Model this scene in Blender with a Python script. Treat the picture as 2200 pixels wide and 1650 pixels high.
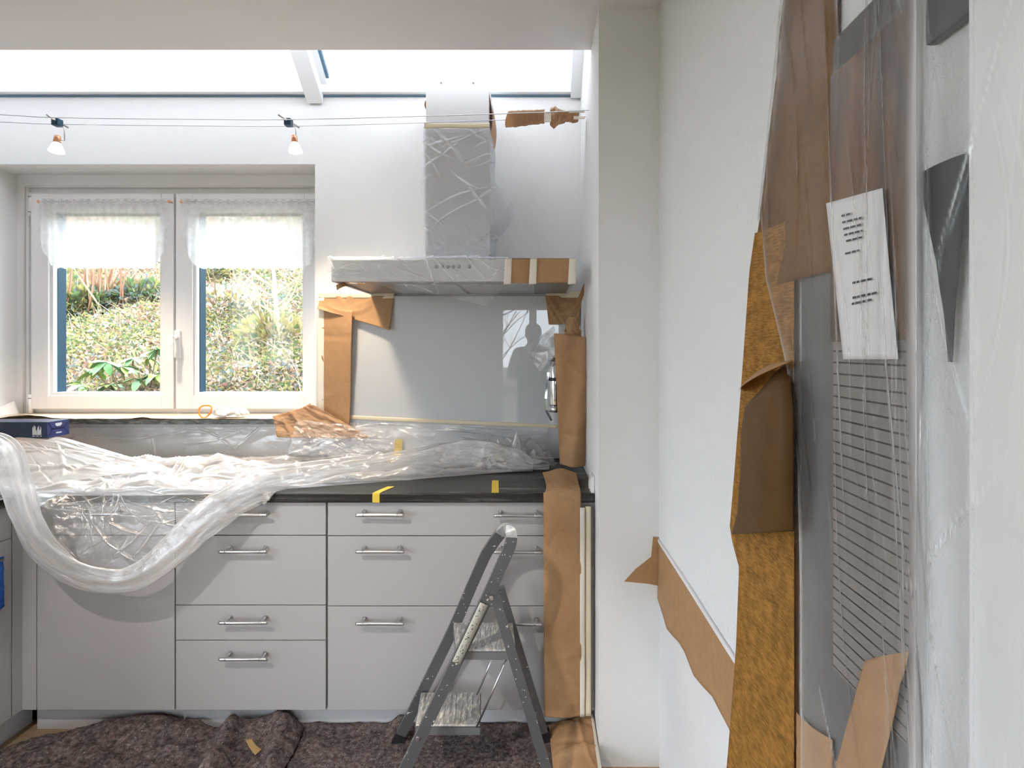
import bpy, bmesh, math, random
import numpy as np
from mathutils import Vector, Matrix

SC = bpy.context.scene
COL = SC.collection
for o in list(bpy.data.objects):
    bpy.data.objects.remove(o)

# ------------------------------------------------------------------ camera, sky, exposure
# camera at (0, 0, 1.43) looking along +Y; focal length 1114 px of a 2200 px wide frame,
# optical axis off-centre (a shifted / cropped frame), so verticals stay vertical
F, PX, PY, CAMZ = 1114.0, 1150.0, 750.0, 1.43
cam_d = bpy.data.cameras.new('camera')
cam = bpy.data.objects.new('camera', cam_d)
COL.objects.link(cam)
cam.location = (0, 0, CAMZ)
cam.rotation_euler = (math.radians(90), 0, 0)
cam_d.sensor_width = 36.0
cam_d.lens = 36.0 * F / 2200.0
cam_d.shift_x = (1100.0 - PX) / 2200.0
cam_d.shift_y = (PY - 825.0) / 2200.0
cam_d.clip_start = 0.02
SC.camera = cam

SKY_STRENGTH = 11.0
world = bpy.data.worlds.new('overcast_sky')
SC.world = world
world.use_nodes = True
_b = world.node_tree.nodes['Background']
_b.inputs[0].default_value = (0.90, 0.95, 1.05, 1)
_b.inputs[1].default_value = SKY_STRENGTH

SPOT_POWER = 115.0        # recessed ceiling spot in front of the cabinets (out of frame, above)
LAMP_POWER = 65.0        # halogen bulbs on the cables

SC.view_settings.view_transform = 'Standard'
SC.view_settings.look = 'None'
SC.view_settings.gamma = 1.0
SC.view_settings.use_curve_mapping = False
SC.view_settings.exposure = 0.0
SC.cycles.max_bounces = 7
SC.cycles.diffuse_bounces = 4
SC.cycles.use_light_tree = False
SC.cycles.glossy_bounces = 4
SC.cycles.transmission_bounces = 6
SC.cycles.transparent_max_bounces = 14
SC.cycles.use_adaptive_sampling = True
SC.cycles.adaptive_threshold = 0.05
SC.cycles.sample_clamp_indirect = 6.0
SC.cycles.caustics_reflective = False
SC.cycles.caustics_refractive = False

# ------------------------------------------------------------------ helpers
def P(x, y, Y):
    """point in the room seen at photo pixel (x, y) at distance Y"""
    return Vector(((x - PX) * Y / F, Y, CAMZ - (y - PY) * Y / F))

def PW(x, y, X):
    """point on a wall plane X = const seen at photo pixel (x, y)"""
    Y = X * F / (x - PX)
    return Vector((X, Y, CAMZ - (y - PY) * Y / F))

def PZ(x, y, Z):
    """point on a level plane Z = const seen at photo pixel (x, y)"""
    Y = (CAMZ - Z) * F / (y - PY)
    return Vector(((x - PX) * Y / F, Y, Z))

def set_parent(o, parent):
    o.parent = parent
    if parent.type == 'EMPTY':
        o.matrix_parent_inverse = Matrix.Translation(parent.location).inverted()

def link(name, me, mat=None, parent=None):
    o = bpy.data.objects.new(name, me)
    COL.objects.link(o)
    if mat is not None:
        for m in (mat if isinstance(mat, (list, tuple)) else [mat]):
            me.materials.append(m)
    if parent is not None:
        set_parent(o, parent)
    return o

def tag(o, label, cat, group=None):
    o['label'] = label
    o['category'] = cat
    if group:
        o['group'] = group
    return o

def thing(name, label, cat, loc, group=None):
    o = bpy.data.objects.new(name, None)
    COL.objects.link(o)
    o.location = loc
    o.empty_display_size = 0.05
    return tag(o, label, cat, group)

def struct_root(name, loc):
    o = bpy.data.objects.new(name, None)
    COL.objects.link(o)
    o.location = loc
    o['kind'] = 'structure'
    return o

def struct(o, label=None):
    o['kind'] = 'structure'
    if label:
        o['label'] = label
    return o

def mesh(name, verts, faces, smooth=False):
    me = bpy.data.meshes.new(name)
    me.from_pydata([tuple(v) for v in verts], [], faces)
    me.update()
    if smooth:
        me.polygons.foreach_set('use_smooth', [True] * len(me.polygons))
    return me

class MB:
    """collects simple solids into one mesh"""
    def __init__(self):
        self.v, self.f, self.s, self.m = [], [], [], []
    def add(self, verts, faces, smooth=False, mi=0):
        b = len(self.v)
        self.v += [tuple(v) for v in verts]
        self.f += [tuple(i + b for i in f) for f in faces]
        self.s += [smooth] * len(faces)
        self.m += [mi] * len(faces)
        return self
    def box(self, x0, x1, y0, y1, z0, z1, c=0.0, mi=0):
        if c <= 0:
            v = [(x, y, z) for x in (x0, x1) for y in (y0, y1) for z in (z0, z1)]
            f = [(0, 1, 3, 2), (4, 6, 7, 5), (0, 4, 5, 1), (2, 3, 7, 6), (0, 2, 6, 4), (1, 5, 7, 3)]
            return self.add(v, f, False, mi)
        bm = bmesh.new()
        bmesh.ops.create_cube(bm, size=1.0)
        for q in bm.verts:
            q.co = Vector(((x0 + x1) / 2 + q.co.x * (x1 - x0), (y0 + y1) / 2 + q.co.y * (y1 - y0), (z0 + z1) / 2 + q.co.z * (z1 - z0)))
        bmesh.ops.bevel(bm, geom=list(bm.edges), offset=c, segments=2, profile=0.6, affect='EDGES')
        bm.verts.ensure_lookup_table()
        bm.verts.index_update()
        v = [q.co.copy() for q in bm.verts]
        f = [tuple(l.vert.index for l in fa.loops) for fa in bm.faces]
        bm.free()
        return self.add(v, f, False, mi)
    def tube(self, pts, r, n=10, cap=True, smooth=True, mi=0):
        pts = [Vector(p) for p in pts]
        rs = list(r) if isinstance(r, (list, tuple)) else [r] * len(pts)
        v, f = [], []
        ref = None
        for i, p in enumerate(pts):
            t = (pts[min(i + 1, len(pts) - 1)] - pts[max(i - 1, 0)])
            t = t.normalized() if t.length > 1e-9 else Vector((0, 0, 1))
            if ref is None:
                a = Vector((0, 0, 1)) if abs(t.z) < 0.9 else Vector((1, 0, 0))
                ref = t.cross(a).normalized()
            ref = (ref - t * ref.dot(t))
            ref = ref.normalized() if ref.length > 1e-9 else t.orthogonal().normalized()
            b = t.cross(ref)
            for k in range(n):
                an = 2 * math.pi * k / n
                v.append(p + (ref * math.cos(an) + b * math.sin(an)) * rs[i])
        for i in range(len(pts) - 1):
            for k in range(n):
                f.append((i * n + k, i * n + (k + 1) % n, (i + 1) * n + (k + 1) % n, (i + 1) * n + k))
        self.add(v, f, smooth, mi)
        if cap:
            m = (len(pts) - 1) * n
            b0 = len(self.v) - len(v)
            self.f += [tuple(b0 + k for k in range(n))[::-1], tuple(b0 + m + k for k in range(n))]
            self.s += [False, False]
            self.m += [mi, mi]
        return self
    def cyl(self, p0, p1, r0, r1=None, n=16, mi=0):
        return self.tube([p0, p1], [r0, r0 if r1 is None else r1], n, True, True, mi)
    def sweep(self, pts, w, t, N, mi=0):
        """flat rectangular bar along pts; N = thickness axis, w across, t along N"""
        pts = [Vector(p) for p in pts]
        N = Vector(N).normalized()
        v, f = [], []
        for i, p in enumerate(pts):
            T = (pts[min(i + 1, len(pts) - 1)] - pts[max(i - 1, 0)]).normalized()
            n_ = N - T * N.dot(T)
            n_.normalize()
            B = T.cross(n_)
            for a, c in ((-1, -1), (1, -1), (1, 1), (-1, 1)):
                v.append(p + B * (a * w / 2) + n_ * (c * t / 2))
        for i in range(len(pts) - 1):
            for k in range(4):
                f.append((i * 4 + k, i * 4 + (k + 1) % 4, (i + 1) * 4 + (k + 1) % 4, (i + 1) * 4 + k))
        m = (len(pts) - 1) * 4
        f += [(3, 2, 1, 0), (m, m + 1, m + 2, m + 3)]
        return self.add(v, f, False, mi)
    def lathe(self, base, axis, prof, n=24, smooth=True, mi=0):
        base, axis = Vector(base), Vector(axis).normalized()
        a = axis.orthogonal().normalized()
        b = axis.cross(a)
        v, f = [], []
        for (r, h) in prof:
            for k in range(n):
                an = 2 * math.pi * k / n
                v.append(base + axis * h + (a * math.cos(an) + b * math.sin(an)) * r)
        for i in range(len(prof) - 1):
            for k in range(n):
                f.append((i * n + k, i * n + (k + 1) % n, (i + 1) * n + (k + 1) % n, (i + 1) * n + k))
        return self.add(v, f, smooth, mi)
    def poly(self, pts, d, mi=0):
        """prism: outline pts pushed along vector d"""
        n = len(pts)
        d = Vector(d)
        v = [Vector(p) for p in pts] + [Vector(p) + d for p in pts]
        f = [tuple(range(n)), tuple(range(2 * n - 1, n - 1, -1))]
        f += [(i, i + n, (i + 1) % n + n, (i + 1) % n) for i in range(n)]
        return self.add(v, f, False, mi)
    def build(self, name, mat, parent=None, fix=True):
        me = bpy.data.meshes.new(name)
        me.from_pydata(self.v, [], self.f)
        me.polygons.foreach_set('use_smooth', self.s)
        me.polygons.foreach_set('material_index', self.m)
        if fix:
            bm = bmesh.new()
            bm.from_mesh(me)
            bmesh.ops.recalc_face_normals(bm, faces=bm.faces)
            bm.to_mesh(me)
            bm.free()
        me.update()
        return link(name, me, mat, parent)

def box(name, x0, x1, y0, y1, z0, z1, mat, parent=None, c=0.0):
    return MB().box(x0, x1, y0, y1, z0, z1, c).build(name, mat, parent)

def grid_mesh(name, A):
    """A: (nu, nv, 3) array -> smooth sheet"""
    nu, nv = A.shape[:2]
    me = bpy.data.meshes.new(name)
    i = np.arange(nu * nv).reshape(nu, nv)
    q = np.stack([i[:-1, :-1], i[1:, :-1], i[1:, 1:], i[:-1, 1:]], -1).reshape(-1, 4)
    me.vertices.add(nu * nv)
    me.vertices.foreach_set('co', A.reshape(-1).astype(np.float32))
    nq = len(q)
    me.loops.add(nq * 4)
    me.loops.foreach_set('vertex_index', q.reshape(-1).astype(np.int32))
    me.polygons.add(nq)
    me.polygons.foreach_set('loop_start', np.arange(0, nq * 4, 4, dtype=np.int32))
    me.polygons.foreach_set('use_smooth', np.ones(nq, dtype=bool))
    me.update(calc_edges=True)
    uv = me.uv_layers.new(name='UVMap')
    U, V = np.meshgrid(np.linspace(0, 1, nu), np.linspace(0, 1, nv), indexing='ij')
    flat = np.stack([U, V], -1).reshape(-1, 2)[q.reshape(-1)]
    uv.data.foreach_set('uv', flat.reshape(-1).astype(np.float32))
    me.validate()
    return me

def sheet(name, A, mat, parent=None, thick=0.0, fold=None):
    me = grid_mesh(name, A)
    if fold is not None:                 # folds of a film are milkier than its flat parts
        at = me.attributes.new('fold', 'FLOAT', 'POINT')
        at.data.foreach_set('value', np.ascontiguousarray(fold, dtype=np.float32).reshape(-1))
    o = link(name, me, mat, parent)
    if thick > 0:
        m = o.modifiers.new('thickness', 'SOLIDIFY')
        m.thickness = thick
        m.offset = 0
    return o

def _h(i, j, seed):
    n = (i.astype(np.int64) * 374761393 + j.astype(np.int64) * 668265263 + seed * 982451653) & 0xffffffff
    n = ((n ^ (n >> 13)) * 1274126177) & 0xffffffff
    n = n ^ (n >> 16)
    return n.astype(np.float64) / 4294967295.0

def vnoise(x, y, seed=0):
    xi, yi = np.floor(x), np.floor(y)
    fx, fy = x - xi, y - yi
    fx, fy = fx * fx * (3 - 2 * fx), fy * fy * (3 - 2 * fy)
    a, b = _h(xi, yi, seed), _h(xi + 1, yi, seed)
    c, d = _h(xi, yi + 1, seed), _h(xi + 1, yi + 1, seed)
    return (a * (1 - fx) + b * fx) * (1 - fy) + (c * (1 - fx) + d * fx) * fy - 0.5

def fbm(x, y, seed=0, oct=4):
    s, a = 0, 1.0
    for k in range(oct):
        s = s + a * vnoise(x * 2 ** k, y * 2 ** k, seed + k * 17)
        a *= 0.5
    return s

def creases(U, V, n, seed, w=(0.008, 0.02), L=(0.1, 0.3), amp=0.006, ang=None, spread=0.5, ret=False, dom=None):
    """sharp fold ridges of a thin sheet; U, V in metres"""
    r = random.Random(seed)
    u0, u1, v0, v1 = dom or (U.min(), U.max(), V.min(), V.max())
    H = np.zeros_like(U)
    K = np.zeros_like(U)
    for k in range(n):
        cu, cv = r.uniform(u0, u1), r.uniform(v0, v1)
        a = r.uniform(0, math.pi) if ang is None else ang + r.gauss(0, spread)
        du, dv = math.cos(a), math.sin(a)
        ww, LL = r.uniform(*w), r.uniform(*L)
        t = (U - cu) * du + (V - cv) * dv
        d = -(U - cu) * dv + (V - cv) * du + r.uniform(-0.25, 0.25) * t * t / LL
        m = np.clip(1 - (t / LL) ** 2, 0, 1)
        a_ = r.uniform(0.4, 1.0)
        tent = np.clip(1 - np.abs(d) / (ww * (0.3 + 0.7 * m) + 1e-6), 0, 1) * m
        H += r.choice((-1, 1, 1)) * amp * a_ * tent
        K = np.maximum(K, tent * tent * a_)
    return (H, K) if ret else H

def uvgrid(nu, nv):
    return np.meshgrid(np.linspace(0, 1, nu), np.linspace(0, 1, nv), indexing='ij')

def bilin(c00, c10, c11, c01, U, V):
    """corner points -> (nu, nv, 3) flat patch; c00 at u=0, v=0"""
    c = [np.array(p, dtype=float) for p in (c00, c10, c11, c01)]
    return (c[0] * ((1 - U) * (1 - V))[..., None] + c[1] * (U * (1 - V))[..., None]
            + c[2] * (U * V)[..., None] + c[3] * ((1 - U) * V)[..., None])

def poly_interp(pts, t):
    """smooth interpolation of control points at parameters t in 0..1 (Catmull-Rom)"""
    p = np.array([tuple(q) for q in pts], dtype=float)
    n = len(p)
    s = np.clip(t, 0, 1) * (n - 1)
    i = np.minimum(np.floor(s).astype(int), n - 2)
    f = (s - i)[..., None]
    p0, p1, p2, p3 = p[np.maximum(i - 1, 0)], p[i], p[i + 1], p[np.minimum(i + 2, n - 1)]
    return 0.5 * (2 * p1 + (p2 - p0) * f + (2 * p0 - 5 * p1 + 4 * p2 - p3) * f ** 2 + (3 * p1 - p0 - 3 * p2 + p3) * f ** 3)

def copy_tree(o, parent=None):
    c = o.copy()
    COL.objects.link(c)
    if parent is not None:
        c.parent = parent
        c.matrix_parent_inverse = o.matrix_parent_inverse.copy()
    for ch in list(o.children):
        copy_tree(ch, c)
    return c

# ------------------------------------------------------------------ materials
def new_mat(name):
    m = bpy.data.materials.new(name)
    m.use_nodes = True
    nt = m.node_tree
    nt.nodes.clear()
    out = nt.nodes.new('ShaderNodeOutputMaterial')
    return m, nt, out

def N(nt, typ, inp=None, **kw):
    n = nt.nodes.new(typ)
    for k, v in kw.items():
        setattr(n, k, v)
    for k, v in (inp or {}).items():
        if isinstance(v, bpy.types.NodeSocket):
            nt.links.new(v, n.inputs[k])
        else:
            n.inputs[k].default_value = v
    return n

def rgb(c):
    return (c[0], c[1], c[2], 1.0)

def coords(nt, scale=(1, 1, 1), kind='Object'):
    tc = N(nt, 'ShaderNodeTexCoord')
    mp = N(nt, 'ShaderNodeMapping', {'Vector': tc.outputs[kind], 'Scale': scale})
    return mp.outputs[0]

def ramp(nt, fac, stops):
    r = N(nt, 'ShaderNodeValToRGB', {'Fac': fac})
    e = r.color_ramp.elements
    while len(e) < len(stops):
        e.new(0.5)
    for q, (p, c) in zip(e, stops):
        q.position = p
        q.color = rgb(c)
    return r.outputs[0]

def pbr(name, col, rough=0.5, metal=0.0, spec=0.5, noise=None, bump=None, coat=0.0, col2=None, tex=None, sheen=0.0):
    """noise=(scale, amount): colour variation; bump=(scale, strength, distance)"""
    m, nt, out = new_mat(name)
    b = N(nt, 'ShaderNodeBsdfPrincipled', {'Base Color': rgb(col), 'Roughness': rough, 'Metallic': metal})
    b.inputs['Specular IOR Level'].default_value = spec
    b.inputs['Coat Weight'].default_value = coat
    b.inputs['Sheen Weight'].default_value = sheen
    if noise:
        v = coords(nt, tex or (1, 1, 1))
        n = N(nt, 'ShaderNodeTexNoise', {'Vector': v, 'Scale': noise[0], 'Detail': 5.0, 'Roughness': 0.6})
        c2 = col2 or tuple(c * (1 - noise[1]) for c in col)
        nt.links.new(ramp(nt, n.outputs[0], [(0.35, col), (0.65, c2)]), b.inputs['Base Color'])
    if bump:
        v = coords(nt)
        n = N(nt, 'ShaderNodeTexNoise', {'Vector': v, 'Scale': bump[0], 'Detail': 4.0, 'Roughness': 0.6})
        bp = N(nt, 'ShaderNodeBump', {'Height': n.outputs[0], 'Strength': bump[1], 'Distance': bump[2]})
        nt.links.new(bp.outputs[0], b.inputs['Normal'])
    nt.links.new(b.outputs[0], out.inputs[0])
    return m

def film_mat(name, haze=0.12, edge=0.55, gloss=0.4, rough=0.16, tint=(0.97, 0.975, 0.985), wr=(14, 0.35), white=(0.93, 0.93, 0.95), streak=(1, 1, 1)):
    """thin clear polythene: mostly see-through, milky where it lies at a glancing angle, glossy wrinkles"""
    m, nt, out = new_mat(name)
    v = coords(nt, streak)
    n1 = N(nt, 'ShaderNodeTexNoise', {'Vector': v, 'Scale': wr[0], 'Detail': 6.0, 'Roughness': 0.62, 'Distortion': 0.8})
    bp = N(nt, 'ShaderNodeBump', {'Height': n1.outputs[0], 'Strength': wr[1], 'Distance': 0.02})
    lw = N(nt, 'ShaderNodeLayerWeight', {'Blend': 0.5, 'Normal': bp.outputs[0]})
    pw = N(nt, 'ShaderNodeMath', {0: lw.outputs['Facing'], 1: 2.6}, operation='POWER')
    ml = N(nt, 'ShaderNodeMath', {0: pw.outputs[0], 1: edge}, operation='MULTIPLY')
    a0 = N(nt, 'ShaderNodeMath', {0: ml.outputs[0], 1: haze}, operation='ADD')
    fa = N(nt, 'ShaderNodeAttribute', attribute_name='fold')
    ad = N(nt, 'ShaderNodeMath', {0: fa.outputs['Fac'], 1: 0.55, 2: a0.outputs[0]}, operation='MULTIPLY_ADD', use_clamp=True)
    tr = N(nt, 'ShaderNodeBsdfTransparent', {'Color': rgb(tint)})
    df = N(nt, 'ShaderNodeBsdfDiffuse', {'Color': rgb(white), 'Normal': bp.outputs[0]})
    tl = N(nt, 'ShaderNodeBsdfTranslucent', {'Color': rgb(white), 'Normal': bp.outputs[0]})
    gl = N(nt, 'ShaderNodeBsdfGlossy', {'Color': rgb((1, 1, 1)), 'Roughness': rough, 'Normal': bp.outputs[0]})
    m1 = N(nt, 'ShaderNodeMixShader', {0: 0.5, 1: df.outputs[0], 2: tl.outputs[0]})
    m2 = N(nt, 'ShaderNodeMixShader', {0: gloss, 1: m1.outputs[0], 2: gl.outputs[0]})
    m3 = N(nt, 'ShaderNodeMixShader', {0: ad.outputs[0], 1: tr.outputs[0], 2: m2.outputs[0]})
    nt.links.new(m3.outputs[0], out.inputs[0])
    return m

def glass_mat(name, tint=(0.97, 0.99, 0.98), refl=1.0, frost=0.0):
    m, nt, out = new_mat(name)
    lw = N(nt, 'ShaderNodeLayerWeight', {'Blend': 0.5})
    p5 = N(nt, 'ShaderNodeMath', {0: lw.outputs['Facing'], 1: 5.0}, operation='POWER')
    ml = N(nt, 'ShaderNodeMath', {0: p5.outputs[0], 1: 0.9 * refl, 2: 0.03 * refl}, operation='MULTIPLY_ADD')
    tr = N(nt, 'ShaderNodeBsdfTransparent', {'Color': rgb(tint)})
    gl = N(nt, 'ShaderNodeBsdfGlossy', {'Color': rgb((1, 1, 1)), 'Roughness': 0.01})
    m1 = N(nt, 'ShaderNodeMixShader', {0: ml.outputs[0], 1: tr.outputs[0], 2: gl.outputs[0]})
    nt.links.new(m1.outputs[0], out.inputs[0])
    return m

def kraft_mat(name, col=(0.56, 0.335, 0.170), transl=0.25, mottle=0.10, scale=30.0):
    m, nt, out = new_mat(name)
    v = coords(nt)
    n = N(nt, 'ShaderNodeTexNoise', {'Vector': v, 'Scale': scale, 'Detail': 6.0, 'Roughness': 0.65})
    fb = N(nt, 'ShaderNodeTexNoise', {'Vector': coords(nt, (60, 60, 700)), 'Scale': 1.0, 'Detail': 2.0})
    mx = N(nt, 'ShaderNodeMath', {0: n.outputs[0], 1: fb.outputs[0]}, operation='ADD')
    hf = N(nt, 'ShaderNodeMath', {0: mx.outputs[0], 1: 0.5}, operation='MULTIPLY')
    c = ramp(nt, hf.outputs[0], [(0.38, tuple(q * (1 - mottle) for q in col)), (0.62, tuple(min(1, q * (1 + mottle * 0.5)) for q in col))])
    bp = N(nt, 'ShaderNodeBump', {'Height': n.outputs[0], 'Strength': 0.12, 'Distance': 0.004})
    b = N(nt, 'ShaderNodeBsdfPrincipled', {'Base Color': c, 'Roughness': 0.6, 'Normal': bp.outputs[0]})
    b.inputs['Specular IOR Level'].default_value = 0.25
    t = N(nt, 'ShaderNodeBsdfTranslucent', {'Color': c})
    ms = N(nt, 'ShaderNodeMixShader', {0: transl, 1: b.outputs[0], 2: t.outputs[0]})
    nt.links.new(ms.outputs[0], out.inputs[0])
    return m

def emit_mat(name, col, s):
    m, nt, out = new_mat(name)
    e = N(nt, 'ShaderNodeEmission', {'Color': rgb(col), 'Strength': s})
    nt.links.new(e.outputs[0], out.inputs[0])
    return m

M = {}
M['plaster'] = pbr('white_plaster', (0.86, 0.86, 0.86), 0.85, spec=0.2, bump=(220, 0.35, 0.004))
M['rough_plaster'] = pbr('rough_white_plaster', (0.85, 0.855, 0.87), 0.9, spec=0.15, bump=(190, 0.6, 0.005))
M['ceiling'] = pbr('white_ceiling', (0.84, 0.82, 0.84), 0.9, spec=0.1, bump=(90, 0.08, 0.003))
M['floor'] = pbr('beige_floor', (0.42, 0.30, 0.19), 0.45, noise=(3, 0.25), tex=(1, 8, 1))
M['upvc'] = pbr('window_plastic', (0.91, 0.895, 0.90), 0.35)
M['alu_white'] = pbr('white_skylight_metal', (0.84, 0.86, 0.87), 0.4)
M['seal'] = pbr('blue_grey_seal', (0.10, 0.19, 0.27), 0.5)
M['spacer'] = pbr('dark_blue_spacer', (0.025, 0.07, 0.12), 0.35, metal=0.3)
M['dark'] = pbr('black_plastic', (0.02, 0.02, 0.022), 0.45)
M['front'] = pbr('cabinet_laminate', (0.465, 0.452, 0.458), 0.45, spec=0.35, noise=(2.0, 0.03))
M['carcass'] = pbr('cabinet_carcass', (0.55, 0.53, 0.5), 0.6)
M['plinth'] = pbr('grey_plinth', (0.60, 0.60, 0.63), 0.45)
M['steel'] = pbr('brushed_steel', (0.62, 0.62, 0.64), 0.28, metal=1.0)
M['chrome'] = pbr('chrome', (0.8, 0.8, 0.82), 0.08, metal=1.0)
M['alu'] = pbr('grey_aluminium', (0.30, 0.30, 0.31), 0.42, metal=0.55)
M['hood'] = pbr('hood_steel', (0.70, 0.70, 0.71), 0.38, metal=0.12)
M['hood_white'] = pbr('hood_upper_duct', (0.86, 0.87, 0.88), 0.4)
M['filter'] = pbr('hood_filter', (0.34, 0.34, 0.35), 0.4, metal=0.6)
M['back_glass'] = pbr('grey_lacquered_glass', (0.66, 0.675, 0.70), 0.005, spec=0.6)
M['kraft'] = kraft_mat('kraft_paper')
M['kraft_old'] = kraft_mat('kraft_paper_mottled', (0.50, 0.25, 0.06), 0.35, 0.5, 45.0)
M['cream_tape'] = pbr('cream_masking_tape', (0.80, 0.70, 0.52), 0.6)
M['pale_tape'] = pbr('pale_masking_tape', (0.84, 0.78, 0.68), 0.6)
M['yellow_tape'] = pbr('yellow_tape', (0.78, 0.56, 0.06), 0.5)
M['film'] = film_mat('clear_film', haze=0.16, edge=0.6, gloss=0.35, rough=0.2)
M['kraft_lit'] = kraft_mat('kraft_paper_lit', (0.70, 0.48, 0.30), 0.5, 0.08)  # kraft lightened in its colour for the backlit and lamp-lit sheets
M['kraft_glare'] = kraft_mat('kraft_paper_glare', (0.80, 0.70, 0.56), 0.2, 0.06)  # kraft bleached in its colour to show the sill sheet overexposed
M['film_duct'] = film_mat('clear_film_duct', haze=0.48, edge=0.35, gloss=0.2, rough=0.25, white=(0.90, 0.92, 0.98))
M['film_soft'] = film_mat('clear_film_smooth', haze=0.46, edge=0.4, gloss=0.22, rough=0.25, wr=(7, 0.2))
M['film_wall'] = film_mat('clear_film_on_wall', haze=0.32, edge=0.35, gloss=0.3, rough=0.2, wr=(8, 0.2))
M['film_milky'] = film_mat('bunched_film', haze=0.36, edge=0.55, gloss=0.35, rough=0.2, wr=(20, 0.3))
M['glass'] = glass_mat('window_glass')
M['glass_clear'] = glass_mat('low_reflection_glass', (0.97, 0.985, 0.98), 0.2)  # reflection turned down so the added left window mirrors less
M['glass_roof'] = glass_mat('roof_glass', (0.61, 0.612, 0.61), 0.6)
M['paper'] = pbr('white_paper', (0.82, 0.80, 0.80), 0.7, spec=0.2)
M['ink'] = pbr('grey_ink', (0.05, 0.05, 0.07), 0.7)

# ------------------------------------------------------------------ the room
YW = 2.49            # back wall
XR, XS, YP = 0.424, 0.217, 1.775  # near right wall, side of the kitchen niche
XL, YB = -2.75, -3.2
ZC, ZW = 2.595, 2.64
WX0, WX1, WZ0, WZ1 = -2.642, -1.058, 1.075, 2.318   # window opening
YWIN = 2.64

m = MB()
m.box(XL - 0.3, WX0, YW, YW + 0.36, 0, ZW)
m.box(WX1, XS + 0.02, YW, YW + 0.36, 0, ZW)
m.box(WX0, WX1, YW, YW + 0.36, 0, WZ0)
m.box(WX0, WX1, YW, YW + 0.36, WZ1, ZW)
struct(m.build('wall_back', M['plaster']))
struct(box('floor', XL - 0.3, XR + 0.3, YB - 0.3, YW + 0.3, -0.12, 0.0, M['floor']))
struct(box('ceiling', XL - 0.3, XR + 0.3, YB - 0.3, 2.02, ZC, ZC + 0.05, M['ceiling']))
struct(MB().box(XS, XR + 0.3, YP, YW + 0.36, 0, 3.95).build('wall_niche', M['plaster']))
struct(box('wall_right', XR, XR + 0.3, YB, YP, 0, ZC, M['rough_plaster']))
m = MB()
m.box(XL - 0.3, XL, YB, -1.75, 0, 3.95)
m.box(XL - 0.3, XL, 0.60, YW + 0.36, 0, 3.95)
m.box(XL - 0.3, XL, -1.75, 0.60, 0, 0.1)
m.box(XL - 0.3, XL, -1.75, 0.60, 2.3, 3.95)
struct(m.build('wall_left', M['plaster']))
# wall behind the photographer with a glazed garden door
DX0, DX1, DZ1 = -0.62, 0.42, 2.16
m = MB()
m.box(XL - 0.3, DX0, YB - 0.3, YB, 0, ZC)
m.box(DX1, XR + 0.3, YB - 0.3, YB, 0, ZC)
m.box(DX0, DX1, YB - 0.3, YB, DZ1, ZC)
struct(m.build('wall_rear', M['plaster']))
struct(box('wall_upper', XL - 0.3, XS + 0.02, 1.05, 1.2, ZC + 0.05, 3.95, M['plaster']))

d = struct_root('door_1', ((DX0 + DX1) / 2, YB - 0.1, 0))
m = MB()
for x0, x1 in ((DX0, -0.512), (-0.095, 0.02), (0.37, DX1)):
    m.box(x0, x1, YB - 0.12, YB - 0.04, 0, DZ1)
for x0, x1 in ((-0.512, -0.095), (0.02, 0.37)):
    for z0, z1 in ((0, 0.28), (0.70, 0.845), (2.05, DZ1)):
        m.box(x0, x1, YB - 0.12, YB - 0.04, z0, z1)
m.build('door_frame', M['upvc'], d)
for x0, x1 in ((-0.512, -0.095), (0.02, 0.37)):
    for z0, z1 in ((0.28, 0.70), (0.845, 2.05)):
        box('pane', x0, x1, YB - 0.085, YB - 0.075, z0, z1, M['glass'], d)

w = struct_root('fill_window', (XL - 0.1, -0.6, 0.1))  # unseen window added to fill the room with light from the left
m = MB()
for y0, y1 in ((-1.75, -1.67), (-0.98, -0.90), (-0.21, -0.13), (0.52, 0.60)):
    m.box(XL - 0.18, XL - 0.10, y0, y1, 0.1, 2.3)
BAYS = ((-1.67, -0.98), (-0.90, -0.21), (-0.13, 0.52))
for y0, y1 in BAYS:
    m.box(XL - 0.18, XL - 0.10, y0, y1, 0.1, 0.18)
    m.box(XL - 0.18, XL - 0.10, y0, y1, 2.22, 2.3)
m.build('window_frame', M['upvc'], w)
for y0, y1 in BAYS:
    box('pane', XL - 0.145, XL - 0.135, y0, y1, 0.18, 2.22, M['glass'], w)

# ------------------------------------------------------------------ roof glazing over the worktop
w = struct_root('window_2', (-1.0, 2.3, ZC))
sl = 0.84
def roof_z(y):
    return 2.695 + (2.455 - y) * sl
box('bottom_rail', XL, XS, 2.452, 2.66, 2.646, 2.702, M['alu_white'], w, 0.004)
box('seal_strip', XL, XS, 2.478, 2.489, 2.6405, 2.6455, M['seal'], w)
def roof_bar(name, x0, x1, mat, dz0, dz1, ya=2.60, yb=1.19):
    mm = MB()
    v = []
    for x in (x0, x1):
        for y in (ya, yb):
            for dz in (dz0, dz1):
                v.append((x, y, roof_z(y) + dz))
    mm.add(v, [(0, 1, 3, 2), (4, 6, 7, 5), (0, 4, 5, 1), (2, 3, 7, 6), (0, 2, 6, 4), (1, 5, 7, 3)])
    return mm.build(name, mat, w)
roof_bar('rafter', -1.088, -1.012, M['alu_white'], -0.075, 0.03, 2.475)
roof_bar('rafter', XL, XL + 0.06, M['alu_white'], -0.075, 0.03, 2.475)
roof_bar('side_rail', 0.168, XS, M['alu_white'], -0.05, 0.03, 2.475)
roof_bar('sash_bar', -1.012, -0.985, M['alu_white'], -0.015, 0.02, 2.46)
roof_bar('seal_strip', -0.985, -0.970, M['seal'], -0.004, 0.016, 2.44)
roof_bar('pane', XL + 0.06, -1.088, M['glass_roof'], 0.004, 0.012)
roof_bar('pane', -1.012, 0.168, M['glass_roof'], 0.004, 0.012)

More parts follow.
